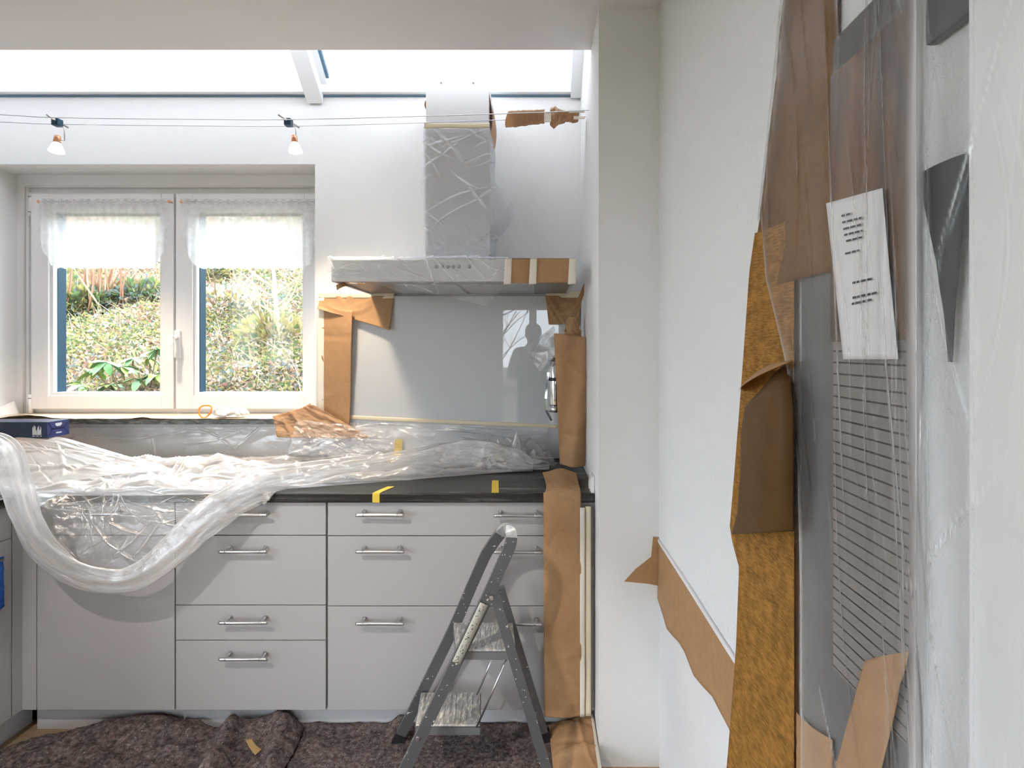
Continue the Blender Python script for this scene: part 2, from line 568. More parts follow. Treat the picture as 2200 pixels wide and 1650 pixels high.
# ------------------------------------------------------------------ window to the garden
w = struct_root('window_1', ((WX0 + WX1) / 2, YWIN, WZ0))
m = MB()
ya, yb = 2.645, 2.73
m.box(WX0, -2.585, ya, yb, 1.098, WZ1)              # outer frame
m.box(-1.105, WX1 + 0.0, ya, yb, 1.098, WZ1)
m.box(-2.585, -1.105, ya, yb, 2.2546, WZ1)
m.box(-2.585, -1.105, ya, yb, 1.098, 1.135)
m.box(-2.585, -1.105, ya + 0.012, yb, 2.20, 2.2546)
m.box(-2.585, -2.54, ya + 0.012, yb, 1.135, 2.20)
m.box(-1.150, -1.105, ya + 0.012, yb, 1.135, 2.20)
m.build('window_frame', M['upvc'], w)
m = MB()
m.tube([(-2.602, 2.642, 1.11), (-2.602, 2.642, 2.257), (-1.09, 2.642, 2.257)], 0.006, 8)
m.build('frame_bead', M['upvc'], w)
m = MB().box(-2.749, -1.035, 2.445, 2.66, WZ0, 1.098, 0.003)
sill_mat, nt, out = new_mat('dark_sill_stone')
v = coords(nt, (6, 20, 30))
n = N(nt, 'ShaderNodeTexNoise', {'Vector': v, 'Scale': 5.0, 'Detail': 8.0, 'Roughness': 0.7})
bs = N(nt, 'ShaderNodeBsdfPrincipled', {'Base Color': ramp(nt, n.outputs[0], [(0.35, (0.06, 0.065, 0.06)), (0.5, (0.16, 0.17, 0.16)), (0.68, (0.5, 0.5, 0.48))]), 'Roughness': 0.35})
nt.links.new(bs.outputs[0], out.inputs[0])
m.build('window_sill', sill_mat, w)

def sash(x0, x1, gx0, gx1):
    y0, y1 = 2.618, 2.70
    z0, z1, gz0, gz1 = 1.1267, 2.2167, 1.2096, 2.124
    m = MB()
    m.box(x0, gx0 - 0.014, y0, y1, z0, z1, 0.004)
    m.box(gx1 + 0.014, x1, y0, y1, z0, z1, 0.004)
    m.box(gx0 - 0.014, gx1 + 0.014, y0, y1, gz1 + 0.014, z1, 0.004)
    m.box(gx0 - 0.014, gx1 + 0.014, y0, y1, z0, gz0 - 0.014, 0.004)
    s = m.build('sash', M['upvc'], w)
    m = MB()                                        # glazing bead, a step further in
    m.box(gx0 - 0.014, gx0, y0 + 0.012, y1, gz0 - 0.014, gz1 + 0.014)
    m.box(gx1, gx1 + 0.014, y0 + 0.012, y1, gz0 - 0.014, gz1 + 0.014)
    m.box(gx0, gx1, y0 + 0.012, y1, gz1, gz1 + 0.014)
    m.box(gx0, gx1, y0 + 0.012, y1, gz0 - 0.014, gz0)
    m.build('glazing_bead', M['upvc'], s)
    box('pane', gx0, gx1, 2.648, 2.652, gz0, gz1, M['glass_clear'], s)
    m = MB()
    t = 0.003
    m.box(gx0, gx0 + t, 2.653, 2.70, gz0, gz1)
    m.box(gx1 - t, gx1, 2.653, 2.70, gz0, gz1)
    m.box(gx0 + t, gx1 - t, 2.653, 2.70, gz1 - t, gz1)
    m.build('spacer', M['spacer'], s)
    box('pane', gx0 + t, gx1 - t, 2.688, 2.691, gz0, gz1 - t, M['glass_clear'], s)
    return s
s1 = sash(-2.547, -1.827, -2.445, -1.903)
s2 = sash(-1.8165, -1.09, -1.718, -1.180)
box('rebate', -1.829, -1.8155, 2.66, 2.69, 1.13, 2.21, M['dark'], w)
for z in (1.145, 2.165):                            # hinges on the left
    m = MB()
    m.cyl((-2.556, 2.628, z - 0.06), (-2.556, 2.628, z + 0.055), 0.0105)
    m.build('hinge', M['upvc'], w)
    m = MB()
    for dz in (-0.042, 0.036):
        m.cyl((-2.556, 2.628, z + dz - 0.0015), (-2.556, 2.628, z + dz + 0.0015), 0.0112)
    m.build('hinge_ring', M['dark'], w)
m = MB()
m.box(-1.818, -1.787, 2.606, 2.62, 1.385, 1.525, 0.006)
m.cyl((-1.803, 2.61, 1.49), (-1.803, 2.568, 1.49), 0.011)
m.sweep([(-1.803, 2.572, 1.503), (-1.806, 2.568, 1.47), (-1.815, 2.566, 1.44), (-1.817, 2.564, 1.37)], 0.020, 0.012, (0, 1, 0))
m.build('window_handle', M['upvc'], w)

# ------------------------------------------------------------------ recessed ceiling spot (above the frame)
sp = thing('recessed_spotlight', 'recessed halogen spotlight in the white ceiling before the cabinets', 'spotlight', (-1.3, 0.15, ZC))
MB().lathe((-1.3, 0.15, ZC - 0.006), (0, 0, 1), [(0.050, 0.006), (0.050, 0.0), (0.038, 0.0), (0.034, 0.006)]).build('trim_ring', M['steel'], sp)
MB().cyl((-1.3, 0.15, ZC - 0.0035), (-1.3, 0.15, ZC - 0.001), 0.034, n=24).build('bulb', emit_mat('spot_bulb', (1, 0.85, 0.65), 20), sp)
l = bpy.data.lights.new('spot_beam', 'SPOT')
l.energy = SPOT_POWER
l.color = (1.0, 0.90, 0.80)
l.spot_size = math.radians(49)
l.spot_blend = 0.4
l.shadow_soft_size = 0.014
lo = bpy.data.objects.new('spot_beam', l)
COL.objects.link(lo)
set_parent(lo, sp)
lo.location = (-1.3, 0.15, ZC - 0.04)
lo.rotation_euler = Vector((0.45, 1.6, -2.3)).to_track_quat('-Z', 'Y').to_euler()

# ------------------------------------------------------------------ base cabinets
SF = F / 1.90
def cx(x): return (x - PX) / SF
def cz(y): return CAMZ - (y - PY) / SF
YF = 1.90

def handle(xc, zc, parent, w=0.174):
    m = MB()
    y = YF - 0.032
    m.tube([(xc - w / 2, y, zc), (xc - w / 2 + 0.006, y - 0.0005, zc), (xc + w / 2 - 0.006, y - 0.0005, zc), (xc + w / 2, y, zc)], [0.0055, 0.0062, 0.0062, 0.0055], 12)
    for s in (-1, 1):
        m.cyl((xc + s * (w / 2 - 0.022), YF + 0.001, zc + 0.002), (xc + s * (w / 2 - 0.022), y, zc + 0.002), 0.0052, n=10)
        m.cyl((xc + s * (w / 2 - 0.022), YF + 0.001, zc + 0.002), (xc + s * (w / 2 - 0.022), YF - 0.003, zc + 0.002), 0.0095, n=12)
        m.cyl((xc + s * (w / 2 - 0.028), y, zc), (xc + s * (w / 2 - 0.022), y, zc), 0.0070, n=12)
    return m.build('handle', M['steel'], parent)

def front(name, x0, x1, y0, y1, root, handles=()):
    o = box(name, cx(x0) + 0.0013, cx(x1) - 0.0013, YF, YF + 0.019, cz(y1) + 0.0013, cz(y0) - 0.0013, M['front'], root, 0.0012)
    for hx, hy in handles:
        handle(cx(hx), cz(hy), o)
    return o

def cabinet(x0, x1, label):
    r = thing('base_cabinet', label, 'cabinet', ((cx(x0) + cx(x1)) / 2, 2.2, 0.106), 'base cabinets under the worktop')
    m = MB()
    a, b, z0, z1 = cx(x0), cx(x1), cz(1527), cz(1079)
    m.box(a, a + 0.018, YF + 0.021, 2.47, z0, z1)
    m.box(b - 0.018, b, YF + 0.021, 2.47, z0, z1)
    m.box(a + 0.018, b - 0.018, YF + 0.021, 2.47, z0, z0 + 0.018)
    m.box(a + 0.018, b - 0.018, 2.45, 2.47, z0 + 0.018, z1)
    m.box(a + 0.018, b - 0.018, YF + 0.024, YF + 0.03, z0 + 0.018, z1)
    m.build('body', M['carcass'], r)
    return r

r = cabinet(78, 376, 'pale base cabinet in the corner below the sagging film, one tall door')
front('drawer_front', 79, 375.5, 1078, 1150, r, [(220, 1099)])
front('door', 79, 375.5, 1150.5, 1526, r)
r = cabinet(377, 701.5, 'pale base cabinet with four drawers, one handle each')
front('drawer_front', 377, 700.5, 1078, 1150, r, [(533, 1101)])
front('drawer_front', 377, 700.5, 1150.5, 1300, r, [(533, 1178)])
front('drawer_front', 377, 700.5, 1300.5, 1375.5, r, [(533, 1328)])
front('drawer_front', 377, 700.5, 1376, 1526, r, [(533, 1405)])
r = cabinet(702.5, 1234, 'wide pale base cabinet behind the stepladder, three drawers with two handles each')
front('drawer_front', 703.5, 1233, 1078, 1151, r, [(822, 1101), (1114, 1102)])
front('drawer_front', 703.5, 1233, 1151.5, 1302, r, [(822, 1178), (1114, 1179)])
front('drawer_front', 703.5, 1233, 1302.5, 1526, r, [(822, 1330), (1114, 1331)])

# filler panels in the left corner and at the right wall
m = MB().box(cx(48), cx(78), YF, YF + 0.02, cz(1525), cz(1077))
m.box(cx(48) - 0.02, cx(48), 1.864, YF + 0.02, cz(1525), cz(1077))
tag(m.build('filler_panel', M['front']), 'narrow pale filler panel in the inner corner of the cabinets', 'panel')
tag(box('filler_panel', cx(1235), XS - 0.001, YF, YF + 0.02, cz(1526), cz(1077), M['front']), 'narrow pale filler panel between the drawers and the right wall', 'panel')
# left run, seen at the very edge
XF = -1.88
r = thing('base_cabinet', 'pale base cabinet of the left run with the blue cloth, cut by the frame', 'cabinet', (-2.2, 1.4, 0.106), 'base cabinets under the worktop')
m = MB()
m.box(-2.72, XF - 0.021, 0.9, 1.862, 0.106, 0.870)
m.build('body', M['carcass'], r)
def lfront(name, y0, y1, z0, z1):
    return MB().box(XF - 0.019, XF, y0 + 0.0013, y1 - 0.0013, z0 + 0.0013, z1 - 0.0013, 0.0012).build(name, M['front'], r)
a = lfront('drawer_front', 0.95, 1.862, 0.752, 0.870)
b = lfront('door', 0.95, 1.862, 0.106, 0.752)
m = MB()
m.tube([(XF + 0.032, 1.42, 0.70), (XF + 0.032, 1.80, 0.70)], 0.006, 10)
for y in (1.44, 1.78):
    m.cyl((XF - 0.001, y, 0.70), (XF + 0.032, y, 0.70), 0.005, n=10)
m.build('handle', M['steel'], b)
# plinths
tag(box('plinth', XF + 0.005, XS - 0.001, 1.952, 1.967, 0.0, 0.105, M['plinth']), 'grey plinth board under the back run of cabinets', 'plinth')
tag(box('plinth', -1.945, -1.93, 0.9, 1.99, 0.0, 0.105, M['plinth']), 'grey plinth board under the left run of cabinets', 'plinth')

# ------------------------------------------------------------------ worktop (dark laminate with grain)
wt, nt, out = new_mat('dark_grained_worktop')
v = coords(nt, (3, 26, 40))
n = N(nt, 'ShaderNodeTexNoise', {'Vector': v, 'Scale': 3.0, 'Detail': 10.0, 'Roughness': 0.72, 'Distortion': 0.6})
v2 = coords(nt, (1.2, 14, 30))
n2 = N(nt, 'ShaderNodeTexNoise', {'Vector': v2, 'Scale': 2.0, 'Detail': 4.0, 'Roughness': 0.5})
ad = N(nt, 'ShaderNodeMath', {0: n.outputs[0], 1: n2.outputs[0]}, operation='ADD')
hf = N(nt, 'ShaderNodeMath', {0: ad.outputs[0], 1: 0.5}, operation='MULTIPLY')
c = ramp(nt, hf.outputs[0], [(0.42, (0.007, 0.007, 0.006)), (0.54, (0.022, 0.022, 0.020)), (0.61, (0.09, 0.09, 0.08)), (0.68, (0.45, 0.44, 0.40))])
bs = N(nt, 'ShaderNodeBsdfPrincipled', {'Base Color': c, 'Roughness': 0.32})
nt.links.new(bs.outputs[0], out.inputs[0])
m = MB()
zt0, zt1 = 0.872, 0.907
ol = [(XS - 0.001, 2.489), (XL + 0.001, 2.489), (XL + 0.001, 0.9), (-1.86, 0.9), (-1.86, 1.88), (XS - 0.001, 1.88)]
m.poly([(x, y, zt0) for x, y in ol], (0, 0, zt1 - zt0))
o = m.build('worktop', wt)
bv = o.modifiers.new('edge', 'BEVEL')
bv.width, bv.segments, bv.limit_method = 0.004, 2, 'ANGLE'
tag(o, 'dark grained L-shaped worktop half covered by clear film', 'worktop')

# grey glass panel behind the cooker
tag(box('splashback', -1.045, XS - 0.002, 2.476, 2.489, 0.908, 1.684, M['back_glass'], None, 0.001), 'glossy grey glass splashback below the hood, mirroring the garden door', 'splashback')

# ------------------------------------------------------------------ range hood
r = thing('range_hood', 'grey wall range hood with tall narrow duct, half wrapped in film', 'range hood', (-0.16, 2.25, 1.69))
hx0, hx1, hy0 = P(711, 600, 1.99).x, P(1237, 600, 1.99).x, 1.99
hz0, hz1 = 1.43 + 145 * 1.99 / F, 1.43 + 192 * 1.99 / F
m = MB()
t = 0.012
m.box(hx0, hx1, hy0, hy0 + t, hz0, hz1, 0.003)
m.box(hx0, hx0 + t, hy0 + t, 2.489, hz0, hz1)
m.box(hx1 - t, hx1, hy0 + t, 2.489, hz0, hz1)
m.box(hx0 + t, hx1 - t, hy0 + t, 2.489, hz1 - t, hz1)
m.build('canopy', M['hood'], r)
m = MB()
m.box(hx0 + t, hx1 - t, hy0 + t, 2.489, hz0 + 0.006, hz0 + 0.02)
u = m.build('underside', M['filter'], r)
m = MB()
for k in range(2):
    a = hx0 + 0.16 + k * 0.32
    m.box(a, a + 0.30, hy0 + 0.11, 2.46, hz0 + 0.002, hz0 + 0.006)
m.build('grease_filter', M['steel'], u)
for xx in (hx0 + 0.08, hx1 - 0.22):
    MB().lathe((xx, hy0 + 0.06, hz0 + 0.006), (0, 0, -1), [(0.034, 0), (0.034, 0.005), (0.026, 0.006), (0.022, 0.003), (0.0, 0.003)]).build('hood_lamp', M['chrome'], u)
for k in range(13):
    MB().cyl((hx1 - 0.30 + k * 0.018, hy0 + 0.028, hz0 + 0.0062), (hx1 - 0.30 + k * 0.018, hy0 + 0.028, hz0 + 0.0035), 0.005, n=8).build('vent_slot', M['dark'], u)
for px in (938, 951, 963, 974, 986, 1008):
    p = P(px, 573, 1.99)
    MB().lathe((p.x, hy0, p.z), (0, -1, 0), [(0.0075, -0.001), (0.0075, 0.002), (0.006, 0.004), (0.0, 0.004)], 14).build('button', M['alu'], r)
# sloping cowl between canopy and duct
cx0, cx1, cy0 = P(915, 400, 2.21).x, P(1050, 400, 2.21).x, 2.21
ztop, zsplit, zb = P(0, 175, 2.21).z, P(0, 268, 2.21).z, hz1 + 0.022
m = MB()
q0 = [(hx0 + 0.02, hy0 + 0.02, hz1), (hx1 - 0.02, hy0 + 0.02, hz1), (hx1 - 0.02, 2.489, hz1), (hx0 + 0.02, 2.489, hz1)]
q1 = [(cx0 - 0.01, cy0 - 0.01, zb + 0.01), (cx1 + 0.01, cy0 - 0.01, zb + 0.01), (cx1 + 0.01, 2.489, zb + 0.01), (cx0 - 0.01, 2.489, zb + 0.01)]
m.add(q0 + q1, [(0, 1, 5, 4), (1, 2, 6, 5), (3, 0, 4, 7), (4, 5, 6, 7), (2, 3, 7, 6)])
m.build('cowl', M['hood'], r)
box('lower_duct', cx0 - 0.002, cx1 + 0.002, cy0 - 0.002, 2.489, zb, zsplit, M['hood'], r, 0.002)
box('upper_duct', cx0, cx1, cy0, 2.489, zsplit - 0.05, ztop, M['hood_white'], r, 0.002)
for px in (948, 1017):
    p = P(px, 178, 2.21)
    MB().lathe((p.x, cy0, p.z), (0, -1, 0), [(0.004, -0.001), (0.004, 0.0015), (0, 0.002)], 10).build('screw', M['alu'], r)

# ------------------------------------------------------------------ cable lighting
yc0, yc1 = 2.10, 2.185       # the two wires
def wire(y, pts, label):
    q = [P(a, b, y) for a, b in pts]
    A = poly_interp(q, np.linspace(0, 1, 40))
    A[:, 1] = y
    o = MB().tube([Vector(p) for p in A], 0.0017, 6).build('cable_wire', M['steel'])
    return tag(o, label, 'cable', 'low-voltage lighting cables')
wire(yc0, [(-350, 230), (-5, 246), (126, 253), (400, 256), (616, 257), (900, 250), (1150, 242), (1267, 237)], 'upper of the two thin steel lamp cables across the back wall')
wire(yc1, [(-350, 250), (-5, 262), (126, 267), (400, 270), (616, 271), (900, 264), (1150, 255), (1258, 251)], 'lower of the two thin steel lamp cables across the back wall')
bulb_glass = emit_mat('halogen_glow', (1.0, 0.93, 0.82), 9.0)
brass = pbr('copper_lamp_base', (0.75, 0.36, 0.20), 0.3, metal=0.7)
clear = film_mat('clear_bracket', haze=0.3, edge=0.3, wr=(3, 0.05))
def cable_lamp(px, label, tilt, flip):
    yc = (yc0 + yc1) / 2
    c0 = P(px, 264, yc)
    r = thing('cable_spotlight', label, 'spotlight', c0, 'halogen spotlights on the cables')
    s = 0.03 * flip
    a, b = P(px - 21, 250, yc0 - 0.01), P(px + 22, 272, yc1 + 0.01)
    a, b = Vector((a.x, yc0 - 0.012, c0.z + 0.008)), Vector((b.x, yc1 + 0.012, c0.z + 0.004))
    m = MB().tube([a, b], 0.0038, 8)
    m.build('cross_bar', M['steel'], r)
    MB().box(c0.x - 0.014, c0.x + 0.014, yc - 0.014, yc + 0.014, c0.z - 0.014, c0.z + 0.016, 0.004).build('connector', M['spacer'], r)
    ax = Vector((tilt, -0.06, -1)).normalized()
    top = Vector((c0.x + tilt * 0.2, yc, c0.z - 0.066))
    m = MB()
    m.tube([(c0.x + s * 0.2, yc, c0.z - 0.012), (c0.x + s, yc, c0.z - 0.018), (c0.x + s, yc, c0.z - 0.075)], 0.0022, 6)
    m.tube([(c0.x + s, yc, c0.z - 0.073), tuple(top + ax * 0.012)], 0.0022, 6)
    m.build('bracket', M['steel'], r)
    MB().lathe(top, ax, [(0, -0.012), (0.011, -0.012), (0.012, 0.0), (0.013, 0.016), (0.010, 0.020)], 16).build('lamp_base', brass, r)
    MB().lathe(top, ax, [(0.011, 0.016), (0.017, 0.026), (0.025, 0.046), (0.0275, 0.055), (0.0, 0.053)], 20).build('bulb', bulb_glass, r)
    l = bpy.data.lights.new('lamp_beam', 'SPOT')
    l.energy, l.color = LAMP_POWER, (1.0, 0.80, 0.58)
    l.spot_size, l.spot_blend, l.shadow_soft_size = math.radians(92), 0.9, 0.05
    lo = bpy.data.objects.new('lamp_beam', l)
    COL.objects.link(lo)
    set_parent(lo, r)
    lo.location = top + ax * 0.075
    lo.rotation_euler = (ax + Vector((0.0, 0.08, 0))).to_track_quat('-Z', 'Y').to_euler()
cable_lamp(123, 'glowing halogen spotlight on the cables above the left window sash', 0.0, 1)
cable_lamp(620, 'glowing halogen spotlight on the cables above the right edge of the window', 0.12, 1)

# ------------------------------------------------------------------ covering paper and film
def patch(name, c00, c10, c11, c01, nu, nv, mat, disp=None, parent=None, thick=0.0006, nrm=None):
    """sheet through four corners (u runs c00->c10, v runs c00->c01) pushed out along its normal"""
    U, V = uvgrid(nu, nv)
    A = bilin(c00, c10, c11, c01, U, V)
    c = [Vector(p) for p in (c00, c10, c11, c01)]
    n = nrm if nrm is not None else (c[1] - c[0]).cross(c[3] - c[0]).normalized()
    n = np.array(tuple(n))
    if disp is not None:
        lu = ((c[1] - c[0]).length + (c[2] - c[3]).length) / 2
        lv = ((c[3] - c[0]).length + (c[2] - c[1]).length) / 2
        A = A + disp(U, V, U * lu, V * lv)[..., None] * n
    return sheet(name, A, mat, parent, thick)
TOCAM = Vector((0, -1, 0))

# --- paper on the splashback
Y1 = 2.472
def d1(U, V, u, v):
    return 0.003 + 0.030 * U ** 2 * (0.75 + 0.25 * np.sin(V * 5.5 + 0.6)) + creases(u, v, 5, 3, (0.01, 0.03), (0.1, 0.3), 0.003)
r = thing('masking_paper', 'tall brown paper strip hanging down the left edge of the grey splashback', 'masking paper', P(690, 915, Y1), 'brown papers on the splashback')
patch('paper_sheet', P(692, 662, Y1), P(762, 668, Y1), P(754, 918, Y1), P(691, 914, Y1), 24, 60, M['kraft'], d1, r, nrm=TOCAM)
patch('tape', P(682, 640, Y1), P(697, 640, Y1), P(697, 918, Y1), P(683, 918, Y1), 6, 60, M['pale_tape'], lambda U, V, u, v: 0.004 + 0.002 * fbm(u * 40, v * 25, 5), r, nrm=TOCAM)
def d2(U, V, u, v):
    return 0.003 + 0.022 * V ** 2 * (0.8 + 0.2 * np.cos(U * 6)) + creases(u, v, 6, 8, (0.01, 0.03), (0.1, 0.2), 0.004)
r = thing('masking_paper', 'brown paper piece under the left end of the range hood', 'masking paper', P(765, 640, Y1), 'brown papers on the splashback')
patch('paper_sheet', P(688, 636, Y1), P(847, 636, Y1), P(840, 710, Y1), P(686, 664, Y1), 50, 24, M['kraft'], d2, r, nrm=TOCAM)
patch('tape', P(686, 628, Y1), P(848, 628, Y1), P(847, 641, Y1), P(686, 641, Y1), 40, 5, M['cream_tape'], lambda U, V, u, v: 0.004 + 0.001 * fbm(u * 40, v * 25, 6), r, nrm=TOCAM)
def d3(U, V, u, v):
    return 0.003 + 0.03 * V ** 2 + 0.012 * fbm(u * 12, v * 12, 3) * V + creases(u, v, 9, 18, (0.01, 0.03), (0.08, 0.2), 0.007)
r = thing('masking_paper', 'creased brown paper piece under the right end of the range hood', 'masking paper', P(1210, 640, Y1), 'brown papers on the splashback')
patch('paper_sheet', P(1172, 636, Y1), P(1252, 636, Y1), P(1240, 697, Y1), P(1179, 697, Y1), 40, 30, M['kraft'], d3, r, nrm=TOCAM)
patch('tape', P(1172, 627, Y1), P(1250, 627, Y1), P(1250, 640, Y1), P(1172, 640, Y1), 24, 5, M['cream_tape'], lambda U, V, u, v: 0.004 + 0.001 * fbm(u * 40, v * 25, 9), r, nrm=TOCAM)
# tape holding the worktop film to the splashback
o = patch('masking_tape', P(700, 890, Y1), P(1200, 912, Y1), P(1200, 921, Y1), P(700, 899, Y1), 60, 4, M['cream_tape'], lambda U, V, u, v: 0.002 + 0.001 * fbm(u * 30, v, 2), nrm=TOCAM)
tag(o, 'long pale yellow masking tape line across the grey splashback', 'tape')

# --- tall paper beside the splashback, taped to the niche wall and standing on the worktop
Y2 = 2.2
def d4(U, V, u, v):
    return 0.02 * np.sin(U * 3.1) + 0.010 * np.sin(U * 7 + V * 4) + creases(u, v, 10, 41, (0.015, 0.04), (0.15, 0.4), 0.006) + 0.03 * np.clip(V - 0.8, 0, 1) * np.sin(U * 5)
o = patch('masking_paper', P(1190, 716, Y2), P(1258, 724, Y2), P(1258, 1003, Y2), P(1203, 998, Y2), 40, 110, M['kraft'], d4, nrm=TOCAM)
tag(o, 'tall brown paper sheet standing on the worktop against the niche wall', 'masking paper')
# crumpled end on top of it and the strip folded up to the wall
U, V = uvgrid(40, 30)
a = P(1230, 702, 2.24)
th = U * 2 * np.pi
R = 0.030 + 0.014 * fbm(U * 9, V * 6, 4) + 0.008 * np.abs(np.sin(th * 4 + V * 6))
A = np.stack([a.x + R * np.cos(th) * (1.0 - 0.35 * V), a.y + R * np.sin(th) * 0.7, a.z - 0.045 + 0.085 * V + 0.006 * fbm(U * 8, V * 8, 7)], -1)
tag(sheet('crumpled_paper', A, M['kraft'], None, 0.0006), 'crumpled brown paper twist sticking up behind the tall paper sheet', 'paper')
o = patch('paper_strip', P(1212, 712, 2.23), P(1224, 716, 2.25), P(1255, 632, 2.26), P(1256, 606, 2.24), 10, 40, M['kraft'], lambda U, V, u, v: 0.006 * np.sin(V * 5) + creases(u, v, 5, 4, (0.005, 0.02), (0.05, 0.1), 0.004), nrm=TOCAM)
tag(o, 'narrow folded paper strip rising diagonally to the niche wall', 'paper')
o = patch('film_corner', P(1190, 700, 2.30), P(1205, 745, 2.22), P(1160, 800, 2.24), P(1128, 748, 2.30), 40, 40, M['film_milky'], lambda U, V, u, v: 0.02 * np.sin(U * 3) + creases(u, v, 12, 6, (0.004, 0.012), (0.04, 0.1), 0.006), nrm=TOCAM, thick=0)
tag(o, 'loose whitish film corner poking out left of the tall paper sheet', 'film')
o = patch('film_tail', P(1200, 712, 2.26), P(1218, 712, 2.26), P(1240, 680, 2.27), P(1225, 672, 2.27), 16, 24, M['film'], lambda U, V, u, v: creases(u, v, 6, 16, (0.003, 0.01), (0.02, 0.06), 0.006), nrm=TOCAM, thick=0)
tag(o, 'small clear film tail beside the crumpled paper twist', 'film')
# chrome appliance, mostly hidden by the paper
r = thing('chrome_appliance', 'slim chrome appliance half hidden by the tall paper sheet', 'appliance', P(1192, 900, 2.38))
c0 = P(1194, 0, 2.36)
zz = lambda y: CAMZ - (y - PY) * 2.36 / F
MB().lathe((c0.x, 2.36, zz(872)), (0, 0, 1), [(0.0, 0), (0.030, 0), (0.032, 0.01), (0.032, 0.16), (0.027, 0.175), (0.027, 0.20), (0.0, 0.205)], 24).build('body', M['chrome'], r)
MB().lathe((c0.x, 2.36, zz(818)), (0, 0, 1), [(0.033, 0), (0.0345, 0.004), (0.0345, 0.012), (0.033, 0.016)], 24).build('ring', M['dark'], r)
MB().lathe((c0.x, 2.36, zz(885)), (0, 0, 1), [(0.026, 0.0), (0.034, 0.004), (0.034, 0.02), (0.028, 0.028)], 24).build('collar', M['steel'], r)
MB().sweep([(c0.x - 0.034, 2.345, zz(800)), (c0.x - 0.046, 2.34, zz(855)), (c0.x - 0.044, 2.34, zz(880)), (c0.x - 0.02, 2.335, zz(902))], 0.010, 0.006, (0, 1, 0)).build('lever', M['chrome'], r)
box('bracket', c0.x - 0.02, c0.x + 0.02, 2.385, 2.475, zz(800), zz(780), M['dark'], r)
box('top_clip', c0.x - 0.036, c0.x + 0.01, 2.345, 2.38, zz(776), zz(768), M['chrome'], r)

# --- paper over the right end of the cabinets
r = thing('masking_paper', 'long brown paper sheet hanging from the worktop over the right cabinet end', 'masking paper', P(1210, 1528, 1.862))
U, V = uvgrid(30, 140)
ctl = [(2.08, 0.935), (1.98, 0.922), (1.90, 0.918), (1.868, 0.905), (1.862, 0.86), (1.860, 0.75), (1.858, 0.55), (1.858, 0.35), (1.860, 0.22), (1.862, 0.112)]
prof = poly_interp([(0, a, b) for a, b in ctl], V)
x0 = 0.028 + 0.012 * np.sin(V * 9) * (V < 0.3) + 0.004 * V
x1 = 0.164 + 0 * V
bulge = 0.012 * np.sin(U * 3.1) * (0.6 + 0.4 * np.sin(V * 7)) + creases(U * 0.14, V * 1.0, 8, 77, (0.01, 0.03), (0.1, 0.35), 0.004)
top = np.clip((prof[..., 2] - 0.88) / 0.03, 0, 1)
lift = 0.010 * np.exp(-((U - 0.55) / 0.25) ** 2) * top * np.clip(1 - V / 0.2, 0, 1)
A = np.stack([x0 + (x1 - x0) * U, prof[..., 1] - bulge * (1 - top), prof[..., 2] + np.abs(bulge) * top + lift], -1)
sheet('paper_sheet', A, M['kraft'], r, 0.0006)
patch('tape', (0.160, 1.8585, 0.862), (0.178, 1.8585, 0.862), (0.178, 1.8585, 0.112), (0.160, 1.8585, 0.112), 4, 50, M['pale_tape'], lambda U, V, u, v: 0.001 + 0.002 * fbm(u * 30, v * 10, 2), r, nrm=TOCAM)
o = patch('masking_tape', (0.180, 1.862, 0.865), (0.2, 1.862, 0.865), (0.2, 1.862, 0.112), (0.180, 1.862, 0.112), 4, 50, M['cream_tape'], lambda U, V, u, v: 0.002 * fbm(u * 30, v * 10, 12), nrm=TOCAM)
tag(o, 'upright cream masking tape strip between the long paper sheet and the wall', 'tape')
# sheet on the floor at the foot of the wall
U, V = uvgrid(40, 60)
A = bilin((0.05, 1.93, 0.02), (0.205, 1.90, 0.085), (0.205, 1.40, 0.02), (0.075, 1.40, 0.012), U, V)
A[..., 2] += 0.012 + 0.02 * np.sin(U * 3.1) * np.sin(V * 5 + 0.4) ** 2 + creases(U * 0.15, V * 0.5, 8, 5, (0.01, 0.03), (0.1, 0.25), 0.01)
tag(sheet('floor_paper', A, M['kraft'], None, 0.0006), 'brown paper sheet lying on the floor at the foot of the niche wall', 'masking paper')
o = patch('masking_tape', (0.203, 1.90, 0.10), (0.214, 1.90, 0.09), (0.214, 1.40, 0.06), (0.200, 1.40, 0.055), 5, 30, M['pale_tape'], lambda U, V, u, v: 0.002 * fbm(u * 30, v * 8, 4))
tag(o, 'pale tape edge along the floor paper at the wall', 'tape')
# socket at the niche wall
r = thing('wall_socket', 'white socket plate on the niche wall at worktop height', 'socket', (XS, 1.93, 0.92))
MB().box(XS - 0.014, XS - 0.0005, 1.885, 1.965, 0.875, 0.965, 0.004).build('plate', M['upvc'], r)
MB().lathe((XS - 0.014, 1.925, 0.92), (-1, 0, 0), [(0.028, 0), (0.028, 0.003), (0.024, 0.003), (0.022, -0.006), (0, -0.006)]).build('insert', M['upvc'], r)

